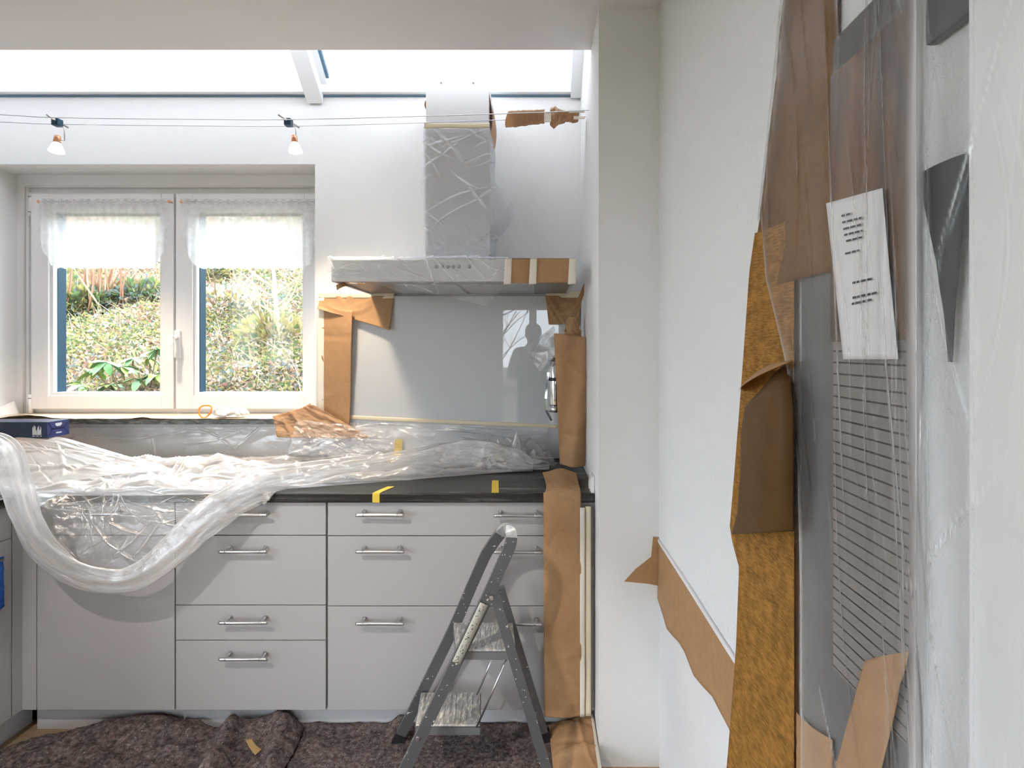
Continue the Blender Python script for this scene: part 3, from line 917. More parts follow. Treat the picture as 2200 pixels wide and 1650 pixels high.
# --- brown paper and film on the hood
r = thing('masking_paper', 'brown paper taped around the right end of the range hood', 'masking paper', P(1160, 600, 1.98))
yh = 1.984
patch('paper_sheet', P(1085, 556, yh), P(1231, 556, yh), P(1231, 607, yh), P(1083, 609, yh), 50, 20, M['kraft'], lambda U, V, u, v: 0.003 + creases(u, v, 9, 51, (0.008, 0.02), (0.05, 0.12), 0.004), r, nrm=TOCAM)
U, V = uvgrid(40, 20)
q = bilin((P(1085, 556, yh).x, yh - 0.003, hz1 + 0.004), (P(1237, 556, yh).x, yh - 0.003, hz1 + 0.004), (P(1237, 556, yh).x, 2.20, hz1 + 0.02), (P(1085, 556, yh).x, 2.20, hz1 + 0.02), U, V)
sheet('top_flap', q, M['kraft'], r, 0.0006)
for xa, xb in ((1085, 1100), (1139, 1154), (1223, 1239)):
    patch('tape', P(xa, 555, yh - 0.009), P(xb, 555, yh - 0.009), P(xb - 2, 610, yh - 0.009), P(xa - 3, 611, yh - 0.009), 5, 16, M['pale_tape'], lambda U, V, u, v: 0.001 + 0.002 * fbm(u * 60, v * 40, int(xa)), r, nrm=TOCAM)
# loose kraft strips along the duct
o = patch('paper_strip', (cx1 + 0.004, 2.23, P(0, 192, 2.21).z), (cx1 + 0.004, 2.44, P(0, 192, 2.21).z), (cx1 + 0.004, 2.44, P(0, 285, 2.21).z), (cx1 + 0.004, 2.23, P(0, 285, 2.21).z), 16, 40, M['kraft'], lambda U, V, u, v: 0.012 * np.sin(V * 3.1), nrm=Vector((1, 0, 0)))
tag(o, 'bowed brown paper strip on the right side of the hood duct', 'paper')
o = patch('paper_strip', (cx0 - 0.004, 2.26, P(0, 200, 2.21).z), (cx0 - 0.004, 2.46, P(0, 200, 2.21).z), (cx0 - 0.004, 2.46, P(0, 226, 2.21).z), (cx0 - 0.004, 2.26, P(0, 226, 2.21).z), 16, 14, M['kraft'], lambda U, V, u, v: 0.010 * np.sin(V * 3.1) + 0.003, nrm=Vector((-1, 0, 0)))
tag(o, 'small brown paper scrap on the left side of the hood duct', 'paper')
o = patch('paper_strip', P(722, 613, 2.03), P(741, 606, 2.05), P(748, 613, 2.05), P(724, 624, 2.03), 12, 12, M['kraft'], lambda U, V, u, v: 0.01 * np.sin(U * 3), nrm=TOCAM)
tag(o, 'small curled brown paper scrap under the left corner of the hood', 'paper')

# duct wrap: wraps round the front, loose wings left and right
r = thing('film_wrap', 'clear film wrapped around the tall hood duct', 'film', P(982, 545, 2.2))
nu, nv = 300, 280
U, V = uvgrid(nu, nv)
zt, zbm = P(0, 273, 2.2).z, P(0, 548, 2.2).z
Z = zt + (zbm - zt) * V
wl = 0.005 + 0.050 * np.clip(np.sin(np.clip((V - 0.12) / 0.45, 0, 1) * np.pi), 0, 1) + 0.010 * V
wr_ = 0.005 + 0.085 * np.clip(np.sin(np.clip((V - 0.30) / 0.55, 0, 1) * np.pi), 0, 1) ** 1.5
xl, xr = cx0 - 0.007, cx1 + 0.007
a, b = 0.2, 0.8
X = np.where(U < a, xl - wl * (1 - U / a) ** 1.0, np.where(U > b, xr + wr_ * ((U - b) / (1 - b)), xl + (xr - xl) * (U - a) / (b - a)))
Yf = cy0 - 0.010
Yy = np.where(U < a, Yf + 0.20 * (1 - U / a), np.where(U > b, Yf + 0.20 * (U - b) / (1 - b), Yf))
c1_, k1_ = creases(U * 0.62, V * 0.545, 15, 12, (0.006, 0.016), (0.12, 0.30), 0.007, -0.35, 0.22, True)
c2_, k2_ = creases(U * 0.62, V * 0.545, 8, 13, (0.006, 0.014), (0.10, 0.24), 0.006, 0.6, 0.2, True)
cr = c1_ + c2_ + 0.006 * fbm(U * 6, V * 7, 4)
mid = np.clip((U - a) / 0.04, 0, 1) * np.clip((b - U) / 0.04, 0, 1)
A = np.stack([X + np.where(U > b, cr, np.where(U < a, -cr, 0)), Yy - (0.002 + np.abs(cr)) * mid, Z + 0.0 * U], -1)
sheet('film_sheet', A, M['film_duct'], r, fold=np.maximum(k1_, k2_))
patch('tape', P(913, 268, 2.2), P(1053, 268, 2.2), P(1053, 279, 2.2), P(913, 279, 2.2), 30, 4, M['cream_tape'], lambda U, V, u, v: 0.014 + 0.004 * np.abs(np.sin(U * 5)), r, nrm=TOCAM)

# canopy film
nu, nv = 360, 220
U, V = uvgrid(nu, nv)
lowx = [698, 715, 735, 780, 830, 885, 950, 1000, 1045, 1072, 1092]
lowy = [632, 612, 590, 596, 604, 622, 636, 648, 658, 628, 606]
px = 703 + (1090 - 703) * U
Xc = (px - PX) * 1.978 / F
zl = CAMZ - (np.interp(px, lowx, lowy) - PY) * 1.978 / F
s = V
top_z = hz1 + 0.012
k1 = 0.45
inner = np.clip((px - 760) / 60, 0, 1) * np.clip((1110 - px) / 40, 0, 1)
zr = hz1 + 0.010 + 0.028 * inner
Zc = np.where(s < k1, zr + (hz1 + 0.006 - zr) * (s / k1), hz1 + 0.006 + (zl - hz1 - 0.006) * ((s - k1) / (1 - k1)))
yr = 2.185 * inner + 2.10 * (1 - inner)
Yc = np.where(s < k1, yr + (1.982 - yr) * (s / k1), 1.980)
um, vm = U * 0.69, V * 0.32
c1_, k1_ = creases(um, vm, 34, 31, (0.003, 0.008), (0.06, 0.20), 0.010, 0.7, 0.35, True)
c2_, k2_ = creases(um, vm, 26, 32, (0.003, 0.008), (0.05, 0.18), 0.008, -0.45, 0.3, True)
cr = c1_ + c2_ + 0.008 * fbm(um * 14, vm * 14, 8)
free = 0.25 + 0.75 * np.clip((hz0 - Zc) / 0.03, 0, 1)
A = np.stack([Xc, np.where(s < k1, Yc, Yc - 0.002 - np.abs(cr) * free - 0.01 * np.clip((hz0 - Zc) / 0.05, 0, 1)), Zc + np.where(s < k1, np.abs(cr) * 0.6 + 0.003, 0)], -1)
o = sheet('film_wrap', A, M['film'], fold=np.maximum(k1_, k2_))
tag(o, 'clear wrinkled film draped over the canopy of the range hood', 'film')

# --- paper wrapped around the right end of the lamp cables
r = thing('cable_paper', 'brown paper wrapped around the right end of the lamp cables', 'masking paper', P(1175, 250, 2.2))
U, V = uvgrid(70, 24)
x0, x1 = P(1091, 0, 2.2).x, P(1170, 0, 2.2).x
th = V * 2 * np.pi
Rz = (0.030 - 0.010 * U) * (1 + 0.08 * fbm(U * 6, V * 3, 2))
zc_ = P(0, 255, 2.2).z + 0.012 * U
A = np.stack([x0 + (x1 - x0) * U + 0.012 * (1 - U) * np.sin(th), 2.208 + 0.056 * np.cos(th), zc_ + Rz * np.sin(th) * 0.9 + 0.004 * fbm(U * 12, V * 6, 3)], -1)
sheet('wrap', A, M['kraft_lit'], r, 0.0005)
patch('tape', P(1169, 239, 2.14), P(1184, 240, 2.14), P(1184, 262, 2.14), P(1169, 263, 2.14), 8, 12, M['pale_tape'], lambda U, V, u, v: 0.004 * fbm(u * 60, v * 60, 3), r, nrm=TOCAM)
U, V = uvgrid(60, 36)
x0, x1 = P(1182, 0, 2.2).x, P(1243, 0, 2.2).x
th = V * 2 * np.pi
big = np.exp(-((U - 0.16) / 0.22) ** 2)
Rr = (0.012 + 0.020 * big) * (1 + 0.55 * fbm(U * 8, V * 7, 21) + 0.25 * np.abs(np.sin(th * 3 + U * 9)))
A = np.stack([x0 + (x1 - x0) * U, 2.2 + 0.9 * Rr * np.cos(th) + 0.03 * np.cos(th) * (1 - big), P(0, 252, 2.2).z + 0.004 * U + Rr * np.sin(th)], -1)
sheet('crumple', A, M['kraft_lit'], r, 0.0005)
for (xa, ya, yb_, yy) in ((1222, 236, 243, yc0 + 0.012), (1232, 249, 257, yc1 - 0.016)):
    patch('tape', P(xa, ya, yy), P(1256, ya + 1, yy), P(1256, yb_ - 1, yy), P(xa, yb_, yy), 12, 6, M['pale_tape'], lambda U, V, u, v: 0.003 * fbm(u * 60, v * 60, 5), r, nrm=TOCAM)

# --- film over the worktop: from the wall across the top, sagging over the front edge on the left
r = thing('worktop_film', 'large clear film sheet covering the worktop and sagging over the drawers', 'film', (-1.3, 2.1, 0.91))
nu, nv = 700, 200
U, V = uvgrid(nu, nv)
x_at_wall = -2.60 + (0.06 + 2.60) * U
zwall = np.interp(x_at_wall, [-2.6, -1.05, -1.0, 0.1], [1.055, 1.06, 1.085, 1.062])
t1, t2 = 0.24, 0.84                     # wall part / top part / front lip
front_y = np.interp(x_at_wall, [-2.6, -1.9, -1.3, -1.0, -0.6, -0.2, 0.06], [1.88, 1.866, 1.866, 1.90, 2.02, 2.16, 2.24])
z_t = 0.913
base_y = np.where(V < t1, 2.466 - 0.012 * (V / t1), 2.454 + (front_y - 2.454) * np.clip((V - t1) / (t2 - t1), 0, 1))
base_z = np.where(V < t1, zwall + (z_t + 0.004 - zwall) * (V / t1) ** 1.15, z_t)
lip = np.clip((V - t2) / (1 - t2), 0, 1)
lipd = np.interp(x_at_wall, [-2.6, -1.9, -1.2, -1.0, 0.06], [0.010, 0.010, 0.008, 0.0, 0.0])
base_z = base_z - lipd * lip
um, vm = U * 2.66, V * 0.85
big = np.abs(fbm(um * 3.5, vm * 6, 61)) * 0.075
c1_, k1_ = creases(um, vm, 70, 62, (0.008, 0.022), (0.12, 0.40), 0.016, 0.10, 0.3, True)
c2_, k2_ = creases(um, vm, 30, 63, (0.006, 0.014), (0.06, 0.18), 0.012, None, 0.5, True)
cr = c1_ + c2_
flat_ = np.clip((V - t1) / 0.08, 0, 1) * (1 - lip)
hgt = (big + np.abs(cr)) * flat_
out = (0.004 + 0.35 * big + 0.25 * np.abs(cr)) * np.clip((t1 - V) / t1 + 0.25, 0, 1) * (V < t1 + 0.02)
ridge = 0.055 * np.exp(-((base_y - 2.18 - 0.10 * (x_at_wall + 1.6)) / 0.05) ** 2) * np.clip((-1.05 - x_at_wall) / 0.3, 0, 1) * flat_
A = np.stack([x_at_wall * (1 - 0.0 * V), base_y - out - (0.004 + 0.5 * np.abs(cr)) * lip, base_z + hgt + ridge], -1)
ci = int(nv * (t1 + 0.02))
sheet('film_sheet', A[:, ci:], M['film_soft'], r, fold=np.maximum(k1_, k2_)[:, ci:])
sheet('film_upstand', A[:, :ci + 1], M['film_wall'], r, fold=0.5 * np.maximum(k1_, k2_)[:, :ci + 1])

hem_px = [(-340, 1046, 1.86), (-210, 1010, 1.79), (-90, 978, 1.72), (0, 972, 1.68), (28, 1040, 1.70), (48, 1105, 1.72), (82, 1168, 1.74), (130, 1212, 1.755), (190, 1240, 1.76), (265, 1248, 1.765), (330, 1222, 1.77), (385, 1176, 1.785), (440, 1120, 1.80), (500, 1078, 1.825), (560, 1046, 1.865), (640, 1026, 1.965), (740, 1014, 2.055), (850, 1002, 2.14), (930, 990, 2.19), (1000, 984, 2.22), (1060, 990, 2.22), (1110, 998, 2.21), (1145, 1002, 2.20)]
hem = [P(*q) for q in hem_px]
hem_r = [0.05, 0.055, 0.055, 0.052, 0.048, 0.042, 0.040, 0.038, 0.036, 0.036, 0.038, 0.044, 0.052, 0.056, 0.056, 0.050, 0.050, 0.056, 0.066, 0.074, 0.070, 0.058, 0.020]
# skirt of thin film between the worktop edge and the bunched hem
nu, nv = 320, 180
U, V = uvgrid(nu, nv)
top_px = 70 + (520 - 70) * U
top = np.stack([(top_px - PX) * 1.862 / F, 1.864 + 0 * U, 0.912 + 0 * U], -1)
ht = (3.5 + (14.0 - 3.5) * U) / (len(hem) - 1)
low = poly_interp(hem, ht)
W = V ** 1.1
A = top * (1 - W)[..., None] + low * W[..., None]
um, vm = U * 0.75, V * 0.35
c1_, k1_ = creases(um, vm, 30, 81, (0.004, 0.010), (0.08, 0.26), 0.010, 0.75, 0.3, True)
c2_, k2_ = creases(um, vm, 16, 82, (0.004, 0.010), (0.06, 0.18), 0.008, 2.3, 0.3, True)
cr = c1_ + c2_ + 0.02 * fbm(um * 7, vm * 7, 83)
A[..., 1] -= (0.006 + np.abs(cr)) * np.sin(np.clip(V, 0, 1) * np.pi) + 0.0
sheet('film_skirt', A, M['film'], r, fold=np.maximum(k1_, k2_))
# bunched hem: a gathered roll of film
n, k = 420, 40
t = np.linspace(0, 1, n)
C = poly_interp(hem, t)
Rr = np.interp(t * (len(hem) - 1), range(len(hem)), hem_r)
T = np.gradient(C, axis=0)
T /= np.linalg.norm(T, axis=1)[:, None]
B1 = np.cross(T, np.array([0, -1.0, 0.0]))
B1 /= np.linalg.norm(B1, axis=1)[:, None]
B2 = np.cross(T, B1)
an = np.linspace(0, 2 * np.pi, k)
TT, AN = np.meshgrid(t, an, indexing='ij')
ln = TT * 3.4
tri_ = np.abs(((AN * 5 / np.pi + 1.6 * fbm(ln * 1.3, 0 * AN, 90, 2)) % 2) - 1)
tri2 = np.abs(((AN * 9 / np.pi + 2.2 * fbm(ln * 2.0, 0 * AN + 3, 93, 2) + 0.4) % 2) - 1)
rad = 0.9 + 0.30 * fbm(ln * 3, np.cos(AN) * 1.1, 91, 3) + 0.28 * tri_ + 0.14 * tri2 + 0.10 * vnoise(ln * 16, np.cos(AN) * 2.2, 92)
hemfold = 0.5 * np.clip(tri_ - 0.75, 0, 1) * 4 + 0.35 * np.clip(tri2 - 0.8, 0, 1) * 5
flat2 = 0.34
off = (np.cos(AN) * rad)[..., None] * B1[:, None, :] + (flat2 * np.sin(AN) * rad)[..., None] * B2[:, None, :]
A = C[:, None, :] + off * Rr[:, None, None]
A[..., 2] = np.where((A[..., 1] > 1.88) | (A[..., 0] < -1.86), np.maximum(A[..., 2], 0.912), A[..., 2])
A[..., 1] = np.where(A[..., 2] < 0.90, np.minimum(A[..., 1], 1.855), A[..., 1])
sheet('bunched_hem', A, M['film_milky'], r, fold=hemfold)
# crumpled end near the tall paper
U, V = uvgrid(150, 110)
A = bilin(P(985, 962, 2.30), P(1160, 945, 2.34), P(1200, 1003, 2.20), P(1010, 1012, 2.14), U, V)
cr, k1_ = creases(U * 0.4, V * 0.2, 26, 95, (0.010, 0.030), (0.05, 0.16), 0.030, ret=True)
A[..., 2] = np.maximum(A[..., 2], 0.914) + np.abs(cr) * np.sin(U * np.pi) ** 0.5 + 0.03 * np.abs(fbm(U * 6, V * 4, 96))
sheet('crumpled_end', A, M['film'], r, fold=k1_)
# film pulled up over the box on the left
U, V = uvgrid(120, 70)
A = bilin(P(10, 945, 2.16), P(150, 945, 2.24), P(380, 1012, 2.08), P(60, 1056, 1.90), U, V)
cr, k1_ = creases(U * 0.6, V * 0.3, 40, 97, (0.006, 0.016), (0.06, 0.2), 0.012, 0.4, 0.5, True)
A[..., 2] = np.maximum(A[..., 2] + cr * np.sin(V * np.pi) + 0.02 * np.sin(U * 3), 0.915)
sheet('film_fold', A, M['film_soft'], r, fold=k1_)

# --- yellow tape strips on the worktop
def tape(pts, w, label):
    m = MB()
    q = [Vector(p) for p in pts]
    v, f = [], []
    for p in q:
        v += [p + Vector((-w / 2, 0, 0)), p + Vector((w / 2, 0, 0))]
    f = [(2 * i, 2 * i + 1, 2 * i + 3, 2 * i + 2) for i in range(len(q) - 1)]
    o = MB().add(v, f).build('yellow_tape', M['yellow_tape'], None, False)
    return tag(o, label, 'tape', 'yellow tape strips on the worktop')
a, b = P(822, 1036, 0), 0
x = P(808, 0, 1.88).x
tape([(x + 0.03, 1.97, 0.9085), (x + 0.005, 1.90, 0.9085), (x, 1.8795, 0.9078), (x, 1.8785, 0.900), (x, 1.8785, 0.874)], 0.026, 'yellow tape strip folded over the front edge of the worktop')
x = P(1064, 0, 1.9).x
tape([(x - 0.012, 2.06, 0.9085), (x - 0.008, 2.0, 0.9085), (x, 1.90, 0.9085), (x, 1.882, 0.9085)], 0.026, 'yellow tape strip across the worktop below the crumpled film end')
x = P(856, 0, 2.46).x
tape([(x, 2.468, P(0, 944, 2.46).z), (x - 0.002, 2.464, P(0, 968, 2.46).z), (x - 0.006, 2.44, 0.925), (x - 0.012, 2.36, 0.916)], 0.036, 'yellow tape strip at the foot of the splashback left of the bunched film')
x = P(1067, 0, 2.42).x
tape([(x, 2.44, P(0, 955, 2.42).z), (x + 0.006, 2.41, P(0, 975, 2.42).z), (x + 0.004, 2.38, P(0, 986, 2.4).z)], 0.034, 'yellow tape strip behind the crumpled film end')

# --- window sill: paper, crumpled corner, glove
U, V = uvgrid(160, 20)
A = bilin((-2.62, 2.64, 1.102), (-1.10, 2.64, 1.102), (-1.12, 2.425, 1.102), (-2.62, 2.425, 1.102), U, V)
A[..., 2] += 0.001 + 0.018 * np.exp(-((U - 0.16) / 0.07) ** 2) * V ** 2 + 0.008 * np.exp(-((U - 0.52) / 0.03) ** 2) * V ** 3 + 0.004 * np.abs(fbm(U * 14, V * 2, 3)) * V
tag(sheet('sill_paper', A, M['kraft_glare'], None, 0.0006), 'kraft masking paper along the window sill, coloured pale for the strong light', 'masking paper')
r = thing('masking_paper', 'crumpled brown paper and film bundle at the right end of the sill', 'masking paper', (-1.12, 2.45, 1.06))
U, V = uvgrid(70, 40)
A = bilin(P(590, 893, 2.44), P(678, 868, 2.46), P(800, 940, 2.43), P(600, 938, 2.41), U, V)
cr = creases(U * 0.4, V * 0.15, 5, 105, (0.02, 0.05), (0.08, 0.2), 0.016, 0.5, 0.8)
A[..., 1] -= np.abs(cr) + 0.012 + 0.02 * np.abs(fbm(U * 5, V * 4, 106))
sheet('paper_sheet', A, M['kraft_lit'], r, 0.0006)
patch('flap', P(612, 897, 2.45), P(668, 866, 2.48), P(672, 897, 2.48), P(640, 906, 2.43), 14, 14, M['kraft_lit'], lambda U, V, u, v: 0.02 * np.sin(U * 3) + creases(u, v, 4, 7, (0.005, 0.02), (0.04, 0.1), 0.006), r, nrm=TOCAM)
patch('film_sheet', P(640, 900, 2.40), P(860, 925, 2.42), P(830, 985, 2.38), P(620, 975, 2.34), 80, 40, M['film'], lambda U, V, u, v: 0.01 + np.abs(creases(u, v, 40, 107, (0.005, 0.012), (0.04, 0.15), 0.015, 0.3, 0.4)), r, nrm=TOCAM, thick=0)
o = patch('paper_scrap', (-2.70, 2.46, 1.10), (-2.60, 2.44, 1.103), (-2.585, 2.60, 1.10), (-2.63, 2.62, 1.17), 16, 16, M['paper'], lambda U, V, u, v: 0.02 * np.sin(U * 3.0))
tag(o, 'white curled paper scrap at the left end of the sill', 'paper')

# ------------------------------------------------------------------ glove on the sill
def skin_obj(name, pts, edges, radii, mat, parent=None, sub=2):
    me = bpy.data.meshes.new(name)
    me.from_pydata([tuple(p) for p in pts], edges, [])
    o = link(name, me, mat, parent)
    s = o.modifiers.new('skin', 'SKIN')
    s.use_smooth_shade = True
    sv = me.skin_vertices[0].data if me.skin_vertices else None
    if sv is None:
        bm = bmesh.new()
        bm.from_mesh(me)
        bm.verts.layers.skin.verify()
        bm.to_mesh(me)
        bm.free()
        sv = me.skin_vertices[0].data
    for i, r in enumerate(radii):
        sv[i].radius = (r, r) if not isinstance(r, tuple) else r
        sv[i].use_root = (i == 0)
    ss = o.modifiers.new('sub', 'SUBSURF')
    ss.levels = ss.render_levels = sub
    return o

gm = pbr('white_knit_glove', (0.84, 0.82, 0.80), 0.9, bump=(260, 0.6, 0.004))
r = thing('work_glove', 'white work glove with orange cuff lying on the window sill', 'glove', (-1.53, 2.50, 1.105))
g0 = P(447, 889, 2.47)
zz0 = 1.104
pts = [(g0.x + 0.02, 2.47, zz0 + 0.030), (g0.x + 0.055, 2.475, zz0 + 0.030), (g0.x + 0.10, 2.48, zz0 + 0.026)]
edges, rad = [(0, 1), (1, 2)], [(0.032, 0.026), (0.034, 0.026), (0.032, 0.022)]
for k, (dy, dz, L) in enumerate(((-0.030, 0.010, 0.05), (-0.012, 0.014, 0.065), (0.008, 0.020, 0.07), (0.026, 0.030, 0.05))):
    i = len(pts)
    pts += [(g0.x + 0.115, 2.48 + dy, zz0 + 0.018 + dz * 0.4), (g0.x + 0.125 + L * 0.4, 2.48 + dy * 1.1, zz0 + 0.026 + dz * 0.5), (g0.x + 0.115 + L, 2.478 + dy * 1.3, zz0 + 0.012)]
    edges += [(2, i), (i, i + 1), (i + 1, i + 2)]
    rad += [0.012, 0.0115, 0.010]
i = len(pts)
pts += [(g0.x + 0.075, 2.435, zz0 + 0.020), (g0.x + 0.115, 2.425, zz0 + 0.014)]
edges += [(1, i), (i, i + 1)]
rad += [0.013, 0.011]
skin_obj('glove_body', pts, edges, rad, gm, r, 2)
m = MB()
n = 28
ring = []
for k in range(n + 1):
    a = 2 * math.pi * k / n
    ring.append((g0.x - 0.006 + 0.010 * math.cos(a) * math.sin(a), 2.462 + 0.020 * math.cos(a), zz0 + 0.032 + 0.029 * math.sin(a)))
ring = [(g0.x - 0.008 + 0.030 * math.cos(2 * math.pi * k / n), 2.462 + 0.012 * math.sin(2 * math.pi * k / n), zz0 + 0.034 + 0.028 * math.sin(2 * math.pi * k / n) + 0.005 * math.cos(4 * math.pi * k / n)) for k in range(n + 1)]
m.tube(ring, 0.0035, 8, False)
m.build('cuff', pbr('orange_cuff', (0.80, 0.28, 0.03), 0.7), r)

# ------------------------------------------------------------------ carton and blue film box on the left
r = thing('cardboard_carton', 'brown cardboard carton under the film in the left worktop corner', 'carton', (-2.3, 2.25, 0.908))
MB().box(-2.62, -2.14, 2.17, 2.28, 0.909, 1.050, 0.004).build('carton_body', pbr('brown_card', (0.47, 0.28, 0.17), 0.8, noise=(8, 0.2)), r)
box('carton_tape', -2.62, -2.14, 2.20, 2.25, 1.050, 1.0515, M['pale_tape'], r)
navy = pbr('navy_carton', (0.010, 0.022, 0.062), 0.35)
navy2 = pbr('navy_carton_flap', (0.035, 0.045, 0.16), 0.4)
pw_ = pbr('white_print', (0.75, 0.77, 0.80), 0.5)
r = thing('film_box', 'dark blue carton box with white print at the left edge of the sill', 'box', (-2.3, 2.22, 1.056))
bx0, bx1, by0, by1, bz0, bz1 = -2.62, -2.05, 2.175, 2.277, 1.056, 1.124
MB().box(bx0, bx1, by0, by1, bz0, bz1, 0.002).build('box_body', navy, r)
m = MB()                                             # end flaps folded to an envelope shape
xe = bx1 + 0.001
cy_, cz_ = (by0 + by1) / 2, (bz0 + bz1) / 2
k0, k1 = (by0 + 0.025, cz_), (by1 - 0.025, cz_)
def tri(p):
    m.poly([(xe, a, b) for a, b in p], (0.0025, 0, 0))
e = 0.0015
tri([(by0 + e, bz1 - e), (k0[0], k0[1] + e), (k1[0], k1[1] + e), (by1 - e, bz1 - e)])
tri([(by0 + e, bz0 + e), (k0[0], k0[1] - e), (k1[0], k1[1] - e), (by1 - e, bz0 + e)])
tri([(by0, bz0 + 2 * e), (k0[0] - e, k0[1]), (by0, bz1 - 2 * e)])
tri([(by1, bz0 + 2 * e), (k1[0] + e, k1[1]), (by1, bz1 - 2 * e)])
m.build('end_flap', navy2, r)
m = MB()
xq = xe + 0.0027
m.poly([(xq, by0 + 0.036, bz1 - 0.010), (xq, by0 + 0.066, bz1 - 0.010), (xq, by0 + 0.066, bz1 - 0.018), (xq, by0 + 0.058, bz1 - 0.024), (xq, by0 + 0.044, bz1 - 0.024), (xq, by0 + 0.036, bz1 - 0.018)], (0.0004, 0, 0))
m.build('end_emblem', pw_, r)
m = MB()
m.poly([(xq, by0 + 0.039, bz0 + 0.014), (xq, by0 + 0.065, bz0 + 0.014), (xq, by0 + 0.065, bz0 + 0.019), (xq, by0 + 0.039, bz0 + 0.019)], (0.0004, 0, 0))
m.build('end_print', pw_, r)
m = MB()
for k, (dx, h) in enumerate(((0, .034), (.005, .040), (.010, .036), (.015, .020), (.020, .034), (.0245, .038), (.029, .022), (.033, .034))):
    x = P(70, 0, by0).x + dx
    m.poly([(x, by0 - 0.0005, bz0 + 0.014), (x + 0.0042, by0 - 0.0005, bz0 + 0.014), (x + 0.0042, by0 - 0.0005, bz0 + 0.014 + h * 0.7), (x + 0.003, by0 - 0.0005, bz0 + 0.014 + h), (x + 0.001, by0 - 0.0005, bz0 + 0.014 + h), (x, by0 - 0.0005, bz0 + 0.014 + h * 0.7)], (0, -0.0003, 0))
for k in range(5):
    x = P(70, 0, by0).x + k * 0.0082
    w_ = 0.003 if k % 2 == 0 else 0.0014
    m.box(x, x + w_ * 2, by0 - 0.0008, by0 - 0.0004, bz0 + 0.007, bz0 + 0.007 + 0.004)
m.build('side_print', pw_, r)

# blue cloth on the left cabinet handle
U, V = uvgrid(30, 50)
A = bilin((-1.846, 1.60, 0.712), (-1.846, 1.80, 0.712), (-1.842, 1.805, 0.535), (-1.842, 1.55, 0.40), U, V)
A[..., 0] += 0.008 * np.sin(U * 18) * V + 0.004 * fbm(U * 8, V * 8, 2)
o = sheet('dish_cloth', A, pbr('blue_cloth', (0.02, 0.13, 0.55), 0.9, noise=(60, 0.5), bump=(300, 0.5, 0.003)), None, 0.002)
tag(o, 'blue dish cloth hanging on the left cabinet front', 'cloth')

# ------------------------------------------------------------------ stepladder
lad = pbr('ladder_grey_aluminium', (0.22, 0.22, 0.225), 0.45, metal=0.45)
lm, nt, out = new_mat('paint_spattered_aluminium')
v = coords(nt, (1, 1, 1))
n = N(nt, 'ShaderNodeTexNoise', {'Vector': v, 'Scale': 55.0, 'Detail': 3.0, 'Roughness': 0.6})
n2 = N(nt, 'ShaderNodeTexVoronoi', {'Vector': v, 'Scale': 70.0, 'Randomness': 1.0})
sp1 = N(nt, 'ShaderNodeMath', {0: n2.outputs['Distance'], 1: 0.13}, operation='LESS_THAN')
n3 = N(nt, 'ShaderNodeTexNoise', {'Vector': v, 'Scale': 9.0, 'Detail': 2.0})
sp2 = N(nt, 'ShaderNodeMath', {0: n3.outputs[0], 1: 0.57}, operation='GREATER_THAN')
sp = N(nt, 'ShaderNodeMath', {0: sp1.outputs[0], 1: sp2.outputs[0]}, operation='MULTIPLY')
big = N(nt, 'ShaderNodeMath', {0: n.outputs[0], 1: 0.69}, operation='GREATER_THAN')
mx = N(nt, 'ShaderNodeMath', {0: sp.outputs[0], 1: big.outputs[0]}, operation='MAXIMUM')
ma = N(nt, 'ShaderNodeBsdfPrincipled', {'Base Color': rgb((0.125, 0.13, 0.138)), 'Roughness': 0.42, 'Metallic': 0.3})
mb = N(nt, 'ShaderNodeBsdfPrincipled', {'Base Color': rgb((0.78, 0.74, 0.66)), 'Roughness': 0.7})
ms = N(nt, 'ShaderNodeMixShader', {0: mx.outputs[0], 1: ma.outputs[0], 2: mb.outputs[0]})
nt.links.new(ms.outputs[0], out.inputs[0])
tm, nt, out = new_mat('paint_smeared_tread')
v = coords(nt, (60, 14, 20))
n = N(nt, 'ShaderNodeTexNoise', {'Vector': v, 'Scale': 2.2, 'Detail': 8.0, 'Roughness': 0.75, 'Distortion': 0.4})
fac = N(nt, 'ShaderNodeMapRange', {0: n.outputs[0], 1: 0.49, 2: 0.60})
ma = N(nt, 'ShaderNodeBsdfPrincipled', {'Base Color': rgb((0.42, 0.43, 0.45)), 'Roughness': 0.4, 'Metallic': 0.5})
mb = N(nt, 'ShaderNodeBsdfPrincipled', {'Base Color': rgb((0.80, 0.76, 0.68)), 'Roughness': 0.7})
ms = N(nt, 'ShaderNodeMixShader', {0: fac.outputs[0], 1: ma.outputs[0], 2: mb.outputs[0]})
nt.links.new(ms.outputs[0], out.inputs[0])

r = thing('stepladder', 'grey folding stepladder with two paint-spattered treads before the drawers', 'ladder', P(1010, 1650, 1.72))
def onfloor(x, y):
    return PZ(x, y, 0.0)
AX = Vector((0.12, -0.99, 0)).normalized()
nb, fb_ = PZ(820, 1757, 0.004), PZ(850, 1600, 0.004)
near = [nb, P(985, 1412, 1.625), P(1048, 1280, 1.64), P(1072, 1226, 1.65), P(1090, 1186, 1.66)]
far = [fb_, P(960, 1380, 1.82), P(1015, 1255, 1.80), P(1042, 1195, 1.79), P(1056, 1172, 1.78)]
loop = [P(1098, 1163, 1.668), P(1097, 1143, 1.69), P(1087, 1137, 1.72), P(1075, 1146, 1.75)]
A = poly_interp(near + loop + far[::-1], np.linspace(0, 1, 90))
nn = [Vector(p) for p in A]
i1, i2 = 36, 54
m = MB(); m.sweep(nn[:i1 + 1], 0.036, 0.018, AX); m.build('front_rail', lm, r)
m = MB(); m.sweep(nn[i2:], 0.036, 0.018, AX); m.build('front_rail', lm, r)
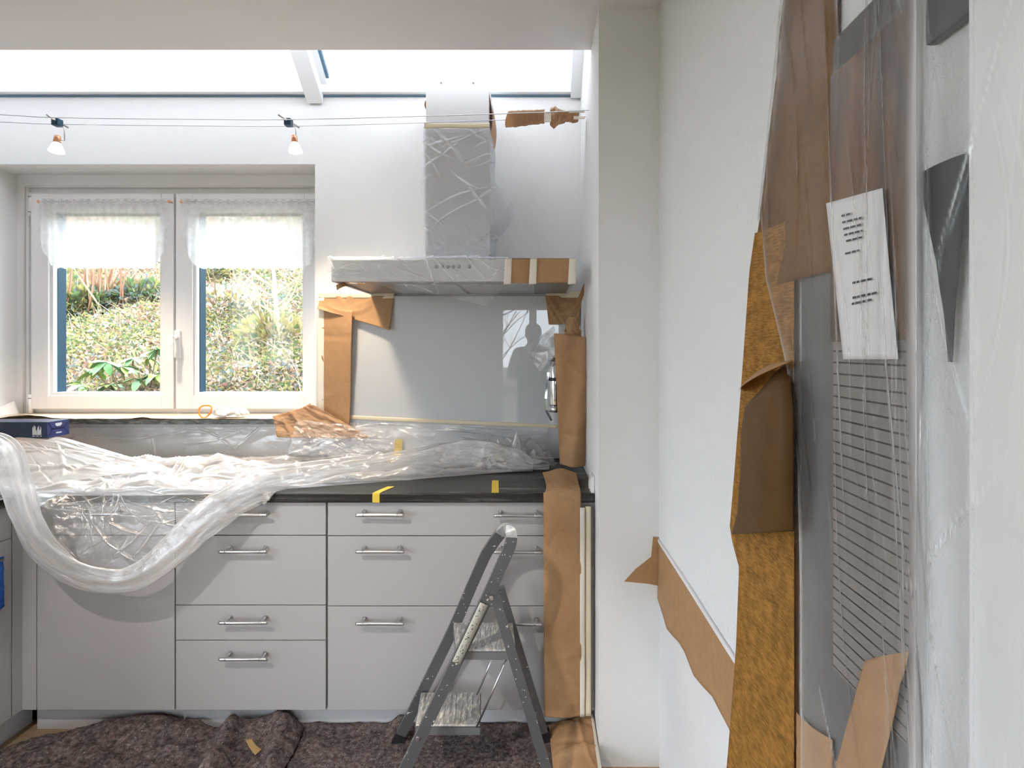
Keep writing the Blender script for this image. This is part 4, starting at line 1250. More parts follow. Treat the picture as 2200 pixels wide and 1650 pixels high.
m = MB(); m.sweep(nn[i1:i2 + 1], 0.036, 0.020, AX); m.build('top_loop', pbr('worn_pale_aluminium', (0.62, 0.63, 0.64), 0.4, metal=0.4, noise=(40, 0.45)), r)
rn = [P(1058, 1262, 1.645), PZ(1203, 1750, 0.004)]
rf = [P(1074, 1262, 1.79), PZ(1176, 1598, 0.004)]
for q in (rn, rf):
    m = MB(); m.sweep(q, 0.030, 0.016, AX); m.build('rear_leg', lm, r)
for p, t in ((nb, near[1]), (fb_, far[1]), (rn[1], rn[0]), (rf[1], rf[0])):
    dd = (t - p).normalized()
    m = MB(); m.sweep([p + Vector((0, 0, -0.002)), p + dd * 0.05], 0.039, 0.023, AX); m.build('rubber_foot', M['dark'], r)
def tread(c, t=0.028):
    """c: near-left, near-right, far-right, far-left top corners"""
    m = MB()
    z = c[0].z
    m.poly(c, (0, 0, -0.006))
    o = m.build('tread', tm, r)
    bv = o.modifiers.new('edge', 'BEVEL'); bv.width = 0.0025; bv.segments = 2
    m = MB()
    a, b, c2, d = [Vector(q) for q in c]
    dn = Vector((0, 0, -0.0185))
    for p0, p1 in ((a, b), (d, c2)):
        m.sweep([p0 + dn, p1 + dn], 0.004, t - 0.004, (0, 0, 1))
    m.sweep([a + dn, d + dn], 0.004, t - 0.004, (0, 0, 1))
    m.sweep([b + dn, c2 + dn], 0.004, t - 0.004, (0, 0, 1))
    m.build('apron', pbr('tread_apron', (0.20, 0.205, 0.215), 0.45, metal=0.3), o)
    m = MB()
    for k in range(11):
        f = 0.06 + 0.88 * k / 10
        m.sweep([a + (b - a) * f + AX * -0.012 + Vector((0, 0, 0.0005)), d + (c2 - d) * f + AX * 0.012 + Vector((0, 0, 0.0005))], 0.007, 0.003, (0, 0, 1))
    m.build('grip_ribs', tm, o)
    return o
zt = CAMZ - (1338 - PY) * 1.80 / F
tread([PZ(980, 1396, zt), PZ(1108, 1396, zt), PZ(1101, 1337, zt), PZ(975, 1337, zt)])
zl = CAMZ - (1487 - PY) * 1.83 / F
tread([PZ(893, 1558, zl), PZ(1031, 1558, zl), PZ(1032, 1487, zl), PZ(905, 1487, zl)])
for a, b in ((P(1062, 1405, 1.79), P(1025, 1492, 1.80)), (P(1094, 1405, 1.66), P(1024, 1562, 1.66))):
    MB().tube([a, b], 0.0035, 8).build('brace_rod', M['steel'], r)
for p in (P(1056, 1282, 1.63), P(898, 1582, 1.60)):
    MB().cyl(p, p + AX * 0.012, 0.006, n=12).build('rivet', M['steel'], r)
# printed sticker on the near rail
q0, q1 = P(1040, 1297, 1.626), P(980, 1424, 1.612)
st, nt, out = new_mat('worn_sticker')
v = coords(nt, (1, 1, 1), 'UV')
br = N(nt, 'ShaderNodeTexBrick', {'Vector': v, 'Scale': 1.0, 'Mortar Size': 0.0})
n = N(nt, 'ShaderNodeTexNoise', {'Vector': coords(nt, (5, 34, 1), 'UV'), 'Scale': 1.0, 'Detail': 1.0})
g = N(nt, 'ShaderNodeMath', {0: n.outputs[0], 1: 0.60}, operation='GREATER_THAN')
sx = N(nt, 'ShaderNodeSeparateXYZ', {0: v})
e1 = N(nt, 'ShaderNodeMath', {0: sx.outputs[0], 1: 0.5, 2: 0.28}, operation='COMPARE')
g2 = N(nt, 'ShaderNodeMath', {0: g.outputs[0], 1: e1.outputs[0]}, operation='MULTIPLY')
mc = N(nt, 'ShaderNodeMix', {'Factor': g2.outputs[0]}, data_type='RGBA')
mc.inputs['A'].default_value = (0.50, 0.49, 0.43, 1)
mc.inputs['B'].default_value = (0.06, 0.07, 0.05, 1)
b_ = N(nt, 'ShaderNodeBsdfPrincipled', {'Base Color': mc.outputs['Result'], 'Roughness': 0.5})
nt.links.new(b_.outputs[0], out.inputs[0])
dd = (q1 - q0).normalized()
sd = dd.cross(AX).normalized() * 0.0135
U, V = uvgrid(3, 20)
sheet('sticker', bilin(q0 - sd + AX * 0.0005, q0 + sd + AX * 0.0005, q1 + sd + AX * 0.0005, q1 - sd + AX * 0.0005, U, V), st, r, 0.0004)

# ------------------------------------------------------------------ felt blankets on the floor
fm, nt, out = new_mat('mottled_felt')
v = coords(nt)
n = N(nt, 'ShaderNodeTexNoise', {'Vector': v, 'Scale': 60.0, 'Detail': 8.0, 'Roughness': 0.75})
n2 = N(nt, 'ShaderNodeTexNoise', {'Vector': v, 'Scale': 14.0, 'Detail': 4.0, 'Roughness': 0.6})
vo = N(nt, 'ShaderNodeTexVoronoi', {'Vector': v, 'Scale': 105.0})
c1 = ramp(nt, n.outputs[0], [(0.30, (0.035, 0.028, 0.03)), (0.46, (0.15, 0.125, 0.122)), (0.60, (0.31, 0.265, 0.255)), (0.74, (0.55, 0.49, 0.47))])
c2 = ramp(nt, n2.outputs[0], [(0.35, (0.72, 0.70, 0.76)), (0.52, (1, 0.95, 0.92)), (0.66, (1.15, 0.98, 0.94))])
mm_ = N(nt, 'ShaderNodeMix', {'Factor': 1.0, 'A': c1, 'B': c2}, data_type='RGBA', blend_type='MULTIPLY')
lt = N(nt, 'ShaderNodeMath', {0: vo.outputs['Distance'], 1: 0.19}, operation='LESS_THAN')
cs = ramp(nt, N(nt, 'ShaderNodeSeparateColor', {0: vo.outputs['Color']}).outputs[0], [(0.55, (0.05, 0.035, 0.05)), (0.7, (0.35, 0.05, 0.06)), (0.8, (0.08, 0.10, 0.25)), (0.92, (0.7, 0.66, 0.6))])
m2 = N(nt, 'ShaderNodeMix', {'Factor': lt.outputs[0], 'A': mm_.outputs['Result'], 'B': cs}, data_type='RGBA')
bp = N(nt, 'ShaderNodeBump', {'Height': n.outputs[0], 'Strength': 0.9, 'Distance': 0.01})
b_ = N(nt, 'ShaderNodeBsdfPrincipled', {'Base Color': m2.outputs['Result'], 'Roughness': 0.95, 'Normal': bp.outputs[0]})
b_.inputs['Specular IOR Level'].default_value = 0.1
nt.links.new(b_.outputs[0], out.inputs[0])

FLECK = [pbr('felt_fleck', c, 0.95, spec=0.1) for c in ((0.55, 0.50, 0.47), (0.30, 0.07, 0.08), (0.16, 0.16, 0.26), (0.05, 0.04, 0.045))]
def fibres(name, A, parent, n, seed, L=0.012):
    rr = np.random.RandomState(seed)
    nu, nv = A.shape[:2]
    i, j = rr.randint(0, nu - 1, n), rr.randint(0, nv - 1, n)
    f, g = rr.rand(n, 1), rr.rand(n, 1)
    p = A[i, j] * (1 - f) * (1 - g) + A[i + 1, j] * f * (1 - g) + A[i, j + 1] * (1 - f) * g + A[i + 1, j + 1] * f * g
    d = rr.randn(n, 3) * np.array([1, 1, 0.45]); d[:, 2] = np.abs(d[:, 2])
    d *= (L * (0.4 + rr.rand(n, 1))) / np.linalg.norm(d, axis=1)[:, None]
    s = rr.randn(n, 3); s *= 0.0009 / np.linalg.norm(s, axis=1)[:, None]
    v = np.stack([p - s, p + s, p + d], 1).reshape(-1, 3)
    me = bpy.data.meshes.new(name)
    me.from_pydata(v.tolist(), [], np.arange(n * 3).reshape(-1, 3).tolist())
    o = link(name, me, [fm] + FLECK, parent)
    me.polygons.foreach_set('material_index', np.where(rr.rand(n) < 0.16, rr.randint(1, 5, n), 0).astype(np.int32))
    o['kind'] = 'stuff'
    return o

r = thing('felt_blanket', 'flat dark mottled felt blanket under the stepladder', 'blanket', (-0.4, 1.6, 0.0), 'felt blankets on the floor')
U, V = uvgrid(160, 90)
A = bilin((-1.0, 1.952, 0.008), (0.06, 1.952, 0.008), (0.10, 1.15, 0.008), (-1.0, 1.15, 0.008), U, V)
A[..., 2] += 0.010 * np.abs(fbm(U * 16, V * 12, 4)) + 0.004
bk = np.clip((0.06 - V) / 0.06, 0, 1)
A[..., 2] += bk * (0.012 + 0.03 * np.exp(-((U - 0.47) / 0.03) ** 2))
A[..., 1] -= 0.004 + 0.01 * np.abs(fbm(U * 20, V * 3, 9)) * (V < 0.1)
sheet('felt', A, fm, r, 0.006)
fibres('fibres', A, r, 26000, 1)
r = thing('felt_blanket', 'rumpled brown mottled felt blanket folded over at the left', 'blanket', (-1.4, 1.6, 0.0), 'felt blankets on the floor')
U, V = uvgrid(260, 150)
edge_y = np.interp(U, [0, 0.12, 0.3, 0.5, 0.62, 0.75, 0.9, 1.0], [1.80, 1.86, 1.91, 1.945, 1.93, 1.90, 1.945, 1.93])
X = -1.93 + (1.93 - 0.86) * U + 0.02 * np.sin(V * 6)
Yv = edge_y + (1.2 - edge_y) * V
um, vm = U * 1.1, V * 0.75
H = 0.014 + 0.018 * np.abs(fbm(um * 6, vm * 6, 15)) + 0.012 * np.abs(fbm(um * 20, vm * 20, 16))
H += np.interp(U, [0, 0.15, 0.35, 0.5, 0.6, 0.72, 0.85, 0.95, 1.0], [0.0, 0.012, 0.035, 0.05, 0.03, 0.012, 0.045, 0.05, 0.005]) * np.exp(-((V - 0.03) / 0.10) ** 2)
# fold ridges: a diagonal tuck and the lifted front ridge
def ridge2(x0, y0, x1, y1, w, h):
    dx, dy = x1 - x0, y1 - y0
    L = math.hypot(dx, dy)
    t = ((X - x0) * dx + (Yv - y0) * dy) / L / L
    d = ((X - x0) * dy - (Yv - y0) * dx) / L
    return h * np.exp(-(d / w) ** 2) * np.clip(np.minimum(t, 1 - t) / 0.15 + 0.6, 0, 1)
H += ridge2(-1.12, 1.93, -1.03, 1.55, 0.030, 0.050) + ridge2(-1.03, 1.74, -1.22, 1.62, 0.025, 0.030)
H += ridge2(-1.72, 1.80, -1.60, 1.62, 0.03, 0.02) + ridge2(-1.55, 1.66, -1.25, 1.60, 0.06, 0.03) + ridge2(-0.95, 1.93, -0.88, 1.70, 0.03, 0.03)
H += np.abs(creases(um, vm, 26, 71, (0.02, 0.05), (0.12, 0.4), 0.022, 0.5, 0.8)) * np.clip(V * 6, 0, 1)
A = np.stack([X, Yv, H], -1)
sheet('felt', A, fm, r, 0.006)
fibres('fibres', A, r, 42000, 2)
o = patch('tape_scrap', PZ(528, 1590, 0.055), PZ(540, 1586, 0.055), PZ(562, 1612, 0.05), PZ(548, 1624, 0.05), 8, 12, pbr('tan_scrap', (0.50, 0.34, 0.14), 0.6), lambda U, V, u, v: 0.004 * np.sin(V * 4))
tag(o, 'small tan tape scrap lying on the rumpled blanket', 'tape')

# ------------------------------------------------------------------ curtains on the window sashes
cm, nt, out = new_mat('sheer_white_voile')
uvc = coords(nt, (1, 1, 1), 'UV')
sx = N(nt, 'ShaderNodeSeparateXYZ', {0: uvc})
wv = N(nt, 'ShaderNodeTexWave', {'Vector': coords(nt, (260, 1, 1)), 'Scale': 1.0, 'Distortion': 2.0, 'Detail': 2.0})
n = N(nt, 'ShaderNodeTexNoise', {'Vector': coords(nt, (34, 34, 34)), 'Scale': 1.0, 'Detail': 3.0})
bandlow = N(nt, 'ShaderNodeMapRange', {0: sx.outputs[1], 1: 0.1, 2: 0.6, 3: 0.66, 4: 0.90})
ad = N(nt, 'ShaderNodeMath', {0: n.outputs[0], 1: 0.35, 2: -0.17}, operation='MULTIPLY_ADD')
al = N(nt, 'ShaderNodeMath', {0: bandlow.outputs[0], 1: ad.outputs[0]}, operation='ADD', use_clamp=True)
tr = N(nt, 'ShaderNodeBsdfTransparent')
df = N(nt, 'ShaderNodeBsdfDiffuse', {'Color': rgb((0.88, 0.87, 0.88))})
tl = N(nt, 'ShaderNodeBsdfTranslucent', {'Color': rgb((0.9, 0.9, 0.92))})
m1 = N(nt, 'ShaderNodeMixShader', {0: 0.5, 1: df.outputs[0], 2: tl.outputs[0]})
m2 = N(nt, 'ShaderNodeMixShader', {0: al.outputs[0], 1: tr.outputs[0], 2: m1.outputs[0]})
nt.links.new(m2.outputs[0], out.inputs[0])
lace = pbr('lace_thread', (0.55, 0.51, 0.50), 0.9)
def curtain(xa, xb, seed, label, rlabel):
    y = 2.596
    r = thing('cafe_curtain', label, 'curtain', P((xa + xb) / 2, 578, y), 'sheer valances in the window')
    nu, nv = 150, 60
    U, V = uvgrid(nu, nv)
    pxx = xa + (xb - xa) * U
    side = np.minimum(U, 1 - U) * (xb - xa)
    low = 578 - 70 * np.clip(1 - side / 42, 0, 1) ** 2 + 3.0 * np.abs(np.sin(pxx * 0.19)) - 3
    pyy = 438 + (low - 438) * V
    pull = 10 * np.clip(V - 0.1, 0, 1) * np.clip(1 - side / 30, 0, 1)
    Xx = (pxx - PX) * y / F + 0 * V
    Zz = CAMZ - (pyy - PY) * y / F
    Yy = y + 0.006 * np.sin(pxx * 0.33 + 1.2 * np.sin(pxx * 0.05)) * (0.4 + 0.6 * V) + 0.003 * fbm(pxx * 0.1, V * 3, seed)
    sheet('voile', np.stack([Xx, Yy, Zz], -1), cm, r)
    U, V = uvgrid(80, 4)
    A = np.stack([(xa + (xb - xa) * U - PX) * y / F, y - 0.002 + 0.003 * np.sin(U * 90), CAMZ - (427 + 12 * V - PY) * y / F], -1)
    sheet('heading', A, cm, r)
    m = MB()
    k = 17
    for q in range(k):                               # lace zigzag along the heading
        x0 = xa + 6 + (xb - xa - 12) * q / k
        x1 = xa + 6 + (xb - xa - 12) * (q + 1) / k
        m.tube([P(x0, 434, y - 0.008), P((x0 * 3 + x1) / 4, 432, y - 0.008), P((x0 + x1) / 2, 428, y - 0.008), P((x0 + 3 * x1) / 4, 432, y - 0.008), P(x1, 434, y - 0.008)], 0.0011, 4)
        m.tube([P(x0 * .7 + x1 * .3, 438, y - 0.008), P((x0 + x1) / 2, 433, y - 0.008), P(x0 * .3 + x1 * .7, 438, y - 0.008)], 0.0010, 4)
    m.build('lace_edge', lace, r)
    r2 = thing('curtain_rod', rlabel, 'curtain rod', P((xa + xb) / 2, 433, y), 'curtain rods in the window')
    MB().tube([P(xa + 1, 433, y), P(xb, 433, y)], 0.0035, 8).build('rod', M['upvc'], r2)
    for xx in (xa, xb + 2):
        MB().lathe(P(xx, 433, y) + Vector((-0.006, 0, 0)), (1, 0, 0), [(0, 0), (0.006, 0.001), (0.008, 0.005), (0.006, 0.010), (0, 0.012)], 12).build('finial', brass, r2)
        MB().cyl(P(xx, 433, y), P(xx, 433, y) + Vector((0, 0.024, 0)), 0.003, n=8).build('hook', brass, r2)
curtain(83, 362, 1, 'sheer white lace valance on the left window sash', 'thin curtain rod on the left window sash')
curtain(390, 692, 2, 'sheer white lace valance on the right window sash', 'thin curtain rod on the right window sash')

# ------------------------------------------------------------------ right wall: tape strip, papers, calendar, film
def W3(px, py, o):
    """point on the right wall, standing off by o, seen at photo pixel (px, py)"""
    return PW(px, py, XR - o)
def WZ(px, z, o):
    Y = (XR - o) * F / (px - PX)
    return Vector((XR - o, Y, z))
NL = Vector((-1, 0, 0))

r = thing('masking_strip', 'horizontal brown paper strip taped round the corner of the niche wall', 'masking paper', (0.43, 1.6, 0.54))
U, V = uvgrid(120, 16)
Yv = YP - 0.004 + (0.84 - YP) * U
zt_ = 0.775 + 0.003 * fbm(U * 8, 0 * U, 3)
zb_ = np.interp(U, [0, 0.10, 0.16, 0.30, 0.45, 0.60, 0.8, 1.0], [0.580, 0.570, 0.555, 0.585, 0.58, 0.62, 0.605, 0.595])
A = np.stack([XR - 0.003 - 0.010 * V ** 2 * (0.4 + 0.6 * np.abs(np.sin(U * 9))) , Yv, zt_ + (zb_ - zt_) * V], -1)
sheet('wall_piece', A, M['kraft'], r, 0.0006)
m = MB()
yy = YP - 0.003
pts = [(1403, 1153), (1416, 1155), (1417, 1259), (1392, 1254), (1341, 1249), (1366, 1222), (1399, 1196)]
m.poly([P(a, b, yy) for a, b in pts], (0, -0.0008, 0))
m.build('corner_piece', M['kraft'], r)
m = MB()
m.sweep([(XR - 0.003, YP - 0.004, 0.777), (XR - 0.004, 1.45, 0.779), (XR - 0.004, 1.15, 0.776), (XR - 0.004, 0.88, 0.777)], 0.012, 0.005, (1, 0, 0))
m.build('tape', M['paper'], r)

kraft_shaded = kraft_mat('kraft_paper_shaded', (0.24, 0.12, 0.035), 0.2, 0.2, 20.0)  # same kraft darkened in its colour for the poorly lit upper sheet
# upper sheet
zs = np.linspace(2.45, 1.12, 90)
lb = np.interp(-zs, [-2.45, -2.04, -1.67, -1.573, -1.12], [1735, 1690, 1632, 1612, 1583])
U, V = uvgrid(40, 90)
pxl = lb[None, :] + (1800 - lb[None, :]) * U
off = 0.006 + 0.010 * np.sin(U * 3.1) + 0.004 * fbm(U * 4, V * 8, 5)
A = np.stack([XR - off, (XR - off) * F / (pxl - PX), zs[None, :] + 0 * U], -1)
o = sheet('masking_paper', A[:, :62], kraft_shaded, None, 0.0006)
tag(o, 'brown paper sheet darkened for shade on the right wall reaching up behind the film', 'masking paper')
# lower mottled sheet
zs = np.linspace(1.64, 0.15, 120)
lb = np.interp(-zs, [-1.64, -1.573, -1.063, -1.035, -1.0, -0.85, -0.44, -0.15], [1622, 1610, 1568, 1574, 1588, 1582, 1552, 1546])
U, V = uvgrid(40, 120)
pxl = lb[None, :] + (1706 - lb[None, :]) * U
off = 0.012 + 0.014 * (1 - U) ** 2 + 0.004 * np.sin(V * 12) * (1 - U)
A = np.stack([XR - off, (XR - off) * F / (pxl - PX), zs[None, :] + 0 * U], -1)
o = sheet('masking_paper', A, M['kraft_old'], None, 0.0006)
tag(o, 'long mottled orange-brown paper sheet running down the right wall', 'masking paper')
# folded flap
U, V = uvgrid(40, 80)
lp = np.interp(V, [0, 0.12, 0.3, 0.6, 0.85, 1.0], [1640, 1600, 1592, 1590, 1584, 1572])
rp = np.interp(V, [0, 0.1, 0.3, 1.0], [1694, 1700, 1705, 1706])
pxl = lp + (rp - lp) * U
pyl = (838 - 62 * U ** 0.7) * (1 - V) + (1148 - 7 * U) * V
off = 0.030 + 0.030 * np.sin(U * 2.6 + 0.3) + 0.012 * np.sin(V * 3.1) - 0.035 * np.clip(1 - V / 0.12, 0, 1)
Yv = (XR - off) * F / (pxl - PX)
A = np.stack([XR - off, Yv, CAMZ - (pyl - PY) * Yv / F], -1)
o = sheet('paper_flap', A, kraft_mat('kraft_flap_shade', (0.12, 0.062, 0.02), 0.1, 0.15, 14.0), None, 0.0006)  # the flap's shade is put into this darker kraft colour
tag(o, 'folded paper flap, shade put in its colour, curling off the right wall below the film edge', 'paper')
U, V = uvgrid(30, 10)
lp = 1588 + (1700 - 1588) * U
pyl = 838 - 62 * U ** 0.7 - 12 * V * np.sin(U * 3.0)
off = 0.055 - 0.03 * V
Yv = (XR - off) * F / (lp - PX)
A = np.stack([XR - off, Yv, CAMZ - (pyl - PY) * Yv / F], -1)
tag(sheet('paper_curl', A, M['kraft'], None, 0.0006), 'light curled edge on top of the darkened folded paper flap', 'paper')
# white hem of the film along the upper sheet
U, V = uvgrid(8, 90)
zs = np.linspace(2.45, 1.66, 90)
lb = np.interp(-zs, [-2.45, -2.04, -1.67], [1722, 1681, 1628])
pxl = lb[None, :] + 14 * U * np.interp(zs, [1.66, 2.4], [0.5, 1.2])[None, :]
off = 0.022 + 0.006 * np.sin(U * 3) + 0.004 * fbm(U * 2, V * 30, 8)
A = np.stack([XR - off, (XR - off) * F / (pxl - PX), zs[None, :] + 0 * U], -1)
tag(sheet('film_hem', A, film_mat('white_film_hem', haze=0.75, edge=0.3, wr=(40, 0.6))), 'narrow whitish film hem along the edge of the darkened brown paper', 'film')

# grey shade panel, calendar and note
def wall_board(name, p0, p1, z0, z1, o0, o1, mat, parent=None):
    y0, y1 = (XR - o1) * F / (p1 - PX), (XR - o1) * F / (p0 - PX)
    return MB().box(XR - o1, XR - o0, y0, y1, z0, z1).build(name, mat, parent)
o = wall_board('shade_panel', 1722, 1962, 0.86, 1.86, 0.0, 0.008, pbr('grey_shade', (0.16, 0.155, 0.15), 0.8, noise=(12, 0.2)))  # grey panel stands in for the shade under the tented film
tag(o, 'tall grey panel added for the shaded band behind the film on the right wall', 'shade panel')
r = thing('wall_calendar', 'tall wall calendar with ruled rows behind the film on the right wall', 'calendar', (XR - 0.01, 0.7, 1.05))
cal_h, nt, out = new_mat('calendar_picture')
n = N(nt, 'ShaderNodeTexNoise', {'Vector': coords(nt, (6, 12, 2)), 'Scale': 3.0, 'Detail': 4.0})
b_ = N(nt, 'ShaderNodeBsdfPrincipled', {'Base Color': ramp(nt, n.outputs[0], [(0.3, (0.05, 0.028, 0.012)), (0.7, (0.20, 0.095, 0.03))]), 'Roughness': 0.4})
nt.links.new(b_.outputs[0], out.inputs[0])
wall_board('picture', 1784, 1962, 1.44, 1.81, 0.0081, 0.0125, cal_h, r)
cal_b, nt, out = new_mat('calendar_rows')
tc = coords(nt)
sx = N(nt, 'ShaderNodeSeparateXYZ', {0: tc})
md = N(nt, 'ShaderNodeMath', {0: sx.outputs[2], 1: 0.0155}, operation='MODULO')
lt = N(nt, 'ShaderNodeMath', {0: md.outputs[0], 1: 0.0024}, operation='LESS_THAN')
mc = N(nt, 'ShaderNodeMix', {'Factor': lt.outputs[0]}, data_type='RGBA')
mc.inputs['A'].default_value = (0.23, 0.20, 0.185, 1)
mc.inputs['B'].default_value = (0.02, 0.015, 0.015, 1)
b_ = N(nt, 'ShaderNodeBsdfPrincipled', {'Base Color': mc.outputs['Result'], 'Roughness': 0.5})
nt.links.new(b_.outputs[0], out.inputs[0])
wall_board('row_panel', 1790, 1962, 0.99, 1.44, 0.0081, 0.0120, cal_b, r)
r = thing('note_sheet', 'white printed note sheet hanging over the wall calendar', 'note', W3(1870, 770, 0.018))
c4 = [W3(1775, 437, 0.018), W3(1896, 404, 0.018), W3(1930, 772, 0.018), W3(1812, 772, 0.018)]
patch('sheet', *c4, 16, 30, M['paper'], lambda U, V, u, v: 0.004 * np.sin(V * 3.1) * np.sin(U * 3), r, nrm=NL)
def nbar(px0, px1, py, h, sl):
    m = MB()
    k = 0
    x = px0
    rr = random.Random(int(px0 * 7 + py))
    while x < px1:
        w_ = min(rr.uniform(5, 12), px1 - x)
        yy_ = py - (x - px0) * sl
        m.poly([W3(x, yy_ - h / 2, 0.0235), W3(x + w_, yy_ - h / 2 - w_ * sl, 0.0235), W3(x + w_, yy_ + h / 2 - w_ * sl, 0.0235), W3(x, yy_ + h / 2, 0.0235)], (-0.0003, 0, 0))
        x += w_ + 3
    m.build('print_line', M['ink'], r)
for a, b, y in ((1808, 1830, 464), (1810, 1852, 478), (1812, 1852, 492), (1814, 1853, 505), (1818, 1852, 518), (1816, 1846, 545)):
    nbar(a, b, y, 4.2, 0.25)
for a, b, y in ((1832, 1874, 608), (1832, 1886, 640), (1830, 1872, 653)):
    nbar(a, b, y, 5.0, 0.22)
# dark cloth tapering to a point
U, V = uvgrid(24, 60)
wd = np.interp(V, [0, 0.10, 0.45, 0.75, 1.0], [0.030, 0.029, 0.016, 0.007, 0.003])
cyv = W3(2036, 500, 0.012).y
th = U * 2 * np.pi
zt_, zb_ = W3(2036, 352, 0.012).z, W3(2036, 778, 0.012).z
A = np.stack([XR - 0.0085 - wd * 0.22 * (1 + np.sin(th)), cyv + wd * np.cos(th) * (1 + 0.1 * fbm(U * 5, V * 5, 2)), zt_ + (zb_ - zt_) * V], -1)
o = sheet('hanging_cloth', A, pbr('dark_cloth', (0.025, 0.027, 0.033), 0.85))
tag(o, 'dark grey cloth tapering to a point behind the film on the right wall', 'cloth')
o = MB().box(XR - 0.014, XR - 0.0005, W3(2088, 0, 0.014).y, W3(1986, 0, 0.014).y, W3(2036, 62, 0.014).z, W3(2036, -160, 0.014).z, 0.004).build('wall_hook_rail', pbr('dark_rail', (0.05, 0.05, 0.055), 0.5))
tag(o, 'dark hook rail at the top of the frame behind the film', 'rail')
# casing board at the right edge of the picture
ye = (XR - 0.018) * F / (2080 - PX)
struct(box('trim_1', XR - 0.018, XR, 0.10, ye, 0, 2.3, M['upvc'], None, 0.002))
# brown paper low behind the film
o = patch('masking_paper', W3(1711, 1530, 0.012), W3(1790, 1590, 0.012), W3(1790, 1780, 0.012), W3(1711, 1780, 0.012), 20, 20, M['kraft'], lambda U, V, u, v: 0.006 * np.sin(U * 3) + creases(u, v, 4, 3, (0.01, 0.02), (0.05, 0.1), 0.004), nrm=NL)
tag(o, 'brown paper piece low on the right wall below the calendar', 'masking paper')
o = patch('paper_strip', W3(1858, 1420, 0.02), W3(1955, 1400, 0.02), W3(1880, 1720, 0.02), W3(1775, 1720, 0.02), 20, 30, M['kraft'], lambda U, V, u, v: 0.006 * np.sin(U * 3) + creases(u, v, 4, 13, (0.01, 0.02), (0.05, 0.1), 0.004), nrm=NL)
tag(o, 'slanting brown paper strip under the ruled calendar rows behind the film', 'paper')

# the film sheet itself
nu, nv = 420, 300
U, V = uvgrid(nu, nv)
zs = 2.45 + (0.15 - 2.45) * V
lb = np.interp(-zs, [-2.45, -2.04, -1.67, -1.55, -1.40, -1.27, -1.0, -0.15], [1730, 1690, 1634, 1645, 1690, 1712, 1722, 1712])
pxl = lb + (2500 - lb) * (0.75 * U + 0.25 * U * U)
off = np.interp(pxl, [1630, 1680, 1720, 1770, 1830, 1872, 1930, 1952, 1968, 1990, 2040, 2082, 2200, 2500],
                [0.022, 0.026, 0.040, 0.058, 0.050, 0.030, 0.028, 0.038, 0.056, 0.036, 0.034, 0.030, 0.028, 0.028])
off = off + 0.012 * np.interp(zs, [0.2, 1.1, 1.4, 1.9, 2.4], [1.5, 0.6, 0, 0.3, 1.0]) * np.sin(np.clip((pxl - 1700) / 380, 0, 1) * np.pi)
ym, zm = 0.44 * F / (pxl - PX), zs
q = -ym * 1.0
c1_, k1_ = creases(q, zm, 44, 201, (0.002, 0.006), (0.15, 0.5), 0.006, 1.57 + 0.07, 0.05, True)
c2_, k2_ = creases(q, zm, 16, 202, (0.003, 0.007), (0.05, 0.2), 0.004, 1.3, 0.25, True)
c4_, k4_ = creases(q, zm, 34, 205, (0.0015, 0.004), (0.12, 0.40), 0.005, 1.57 + 0.09, 0.06, True, (-0.70, -0.575, 0.9, 2.3))
c5_, k5_ = creases(q, zm, 14, 206, (0.002, 0.005), (0.10, 0.30), 0.005, 1.57 + 0.22, 0.10, True, (-0.90, -0.70, 1.2, 2.2))
cr = c1_ + c2_ + c4_ + c5_
k2_ = np.maximum(np.maximum(k2_, k4_), 0.8 * k5_)
low_, k3_ = creases(q, zm, 26, 203, (0.003, 0.008), (0.10, 0.30), 0.008, 1.95, 0.2, True)
lm_ = np.clip((1.25 - zm) / 0.3, 0, 1)
low_ = low_ * lm_
right = np.clip((pxl - 2075) / 20, 0, 1)
off = off + (np.abs(cr) + np.abs(low_)) * (1 - 0.85 * right) + 0.0012 * right * creases(q, zm, 30, 204, (0.002, 0.005), (0.03, 0.12), 1.0)
Yv = (XR - off) * F / (pxl - PX)
A = np.stack([XR - off, Yv, zs], -1)
band = np.exp(-((pxl - 1972 + 6 * np.sin(zs * 9)) / 15) ** 2) * 1.6 + 0.5 * np.clip((pxl - 1880) / 60, 0, 1) * np.clip((zs - 1.75) / 0.25, 0, 1) * (pxl < 1975)
fo_ = np.clip(np.maximum(np.maximum(k1_, k2_), k3_ * lm_) * 0.95 * (1 - 0.7 * right) * (0.35 + 0.65 * (pxl > 1760)) + band + 0.35 * right + 0.12 * np.exp(-((pxl - 2032) / 40) ** 2) + 0.8 * np.exp(-(pxl - lb) / 4.0), 0, 1.4)  # mask also holds a painted edge highlight and haze for blur
o = sheet('wall_film', A, film_mat('hazy_wall_film', haze=0.07, edge=0.22, gloss=0.25, rough=0.3, wr=(16, 0.10), streak=(1, 1.6, 0.35)), fold=fo_)
tag(o, 'large hazy clear film sheet hanging in folds over the right wall', 'film')

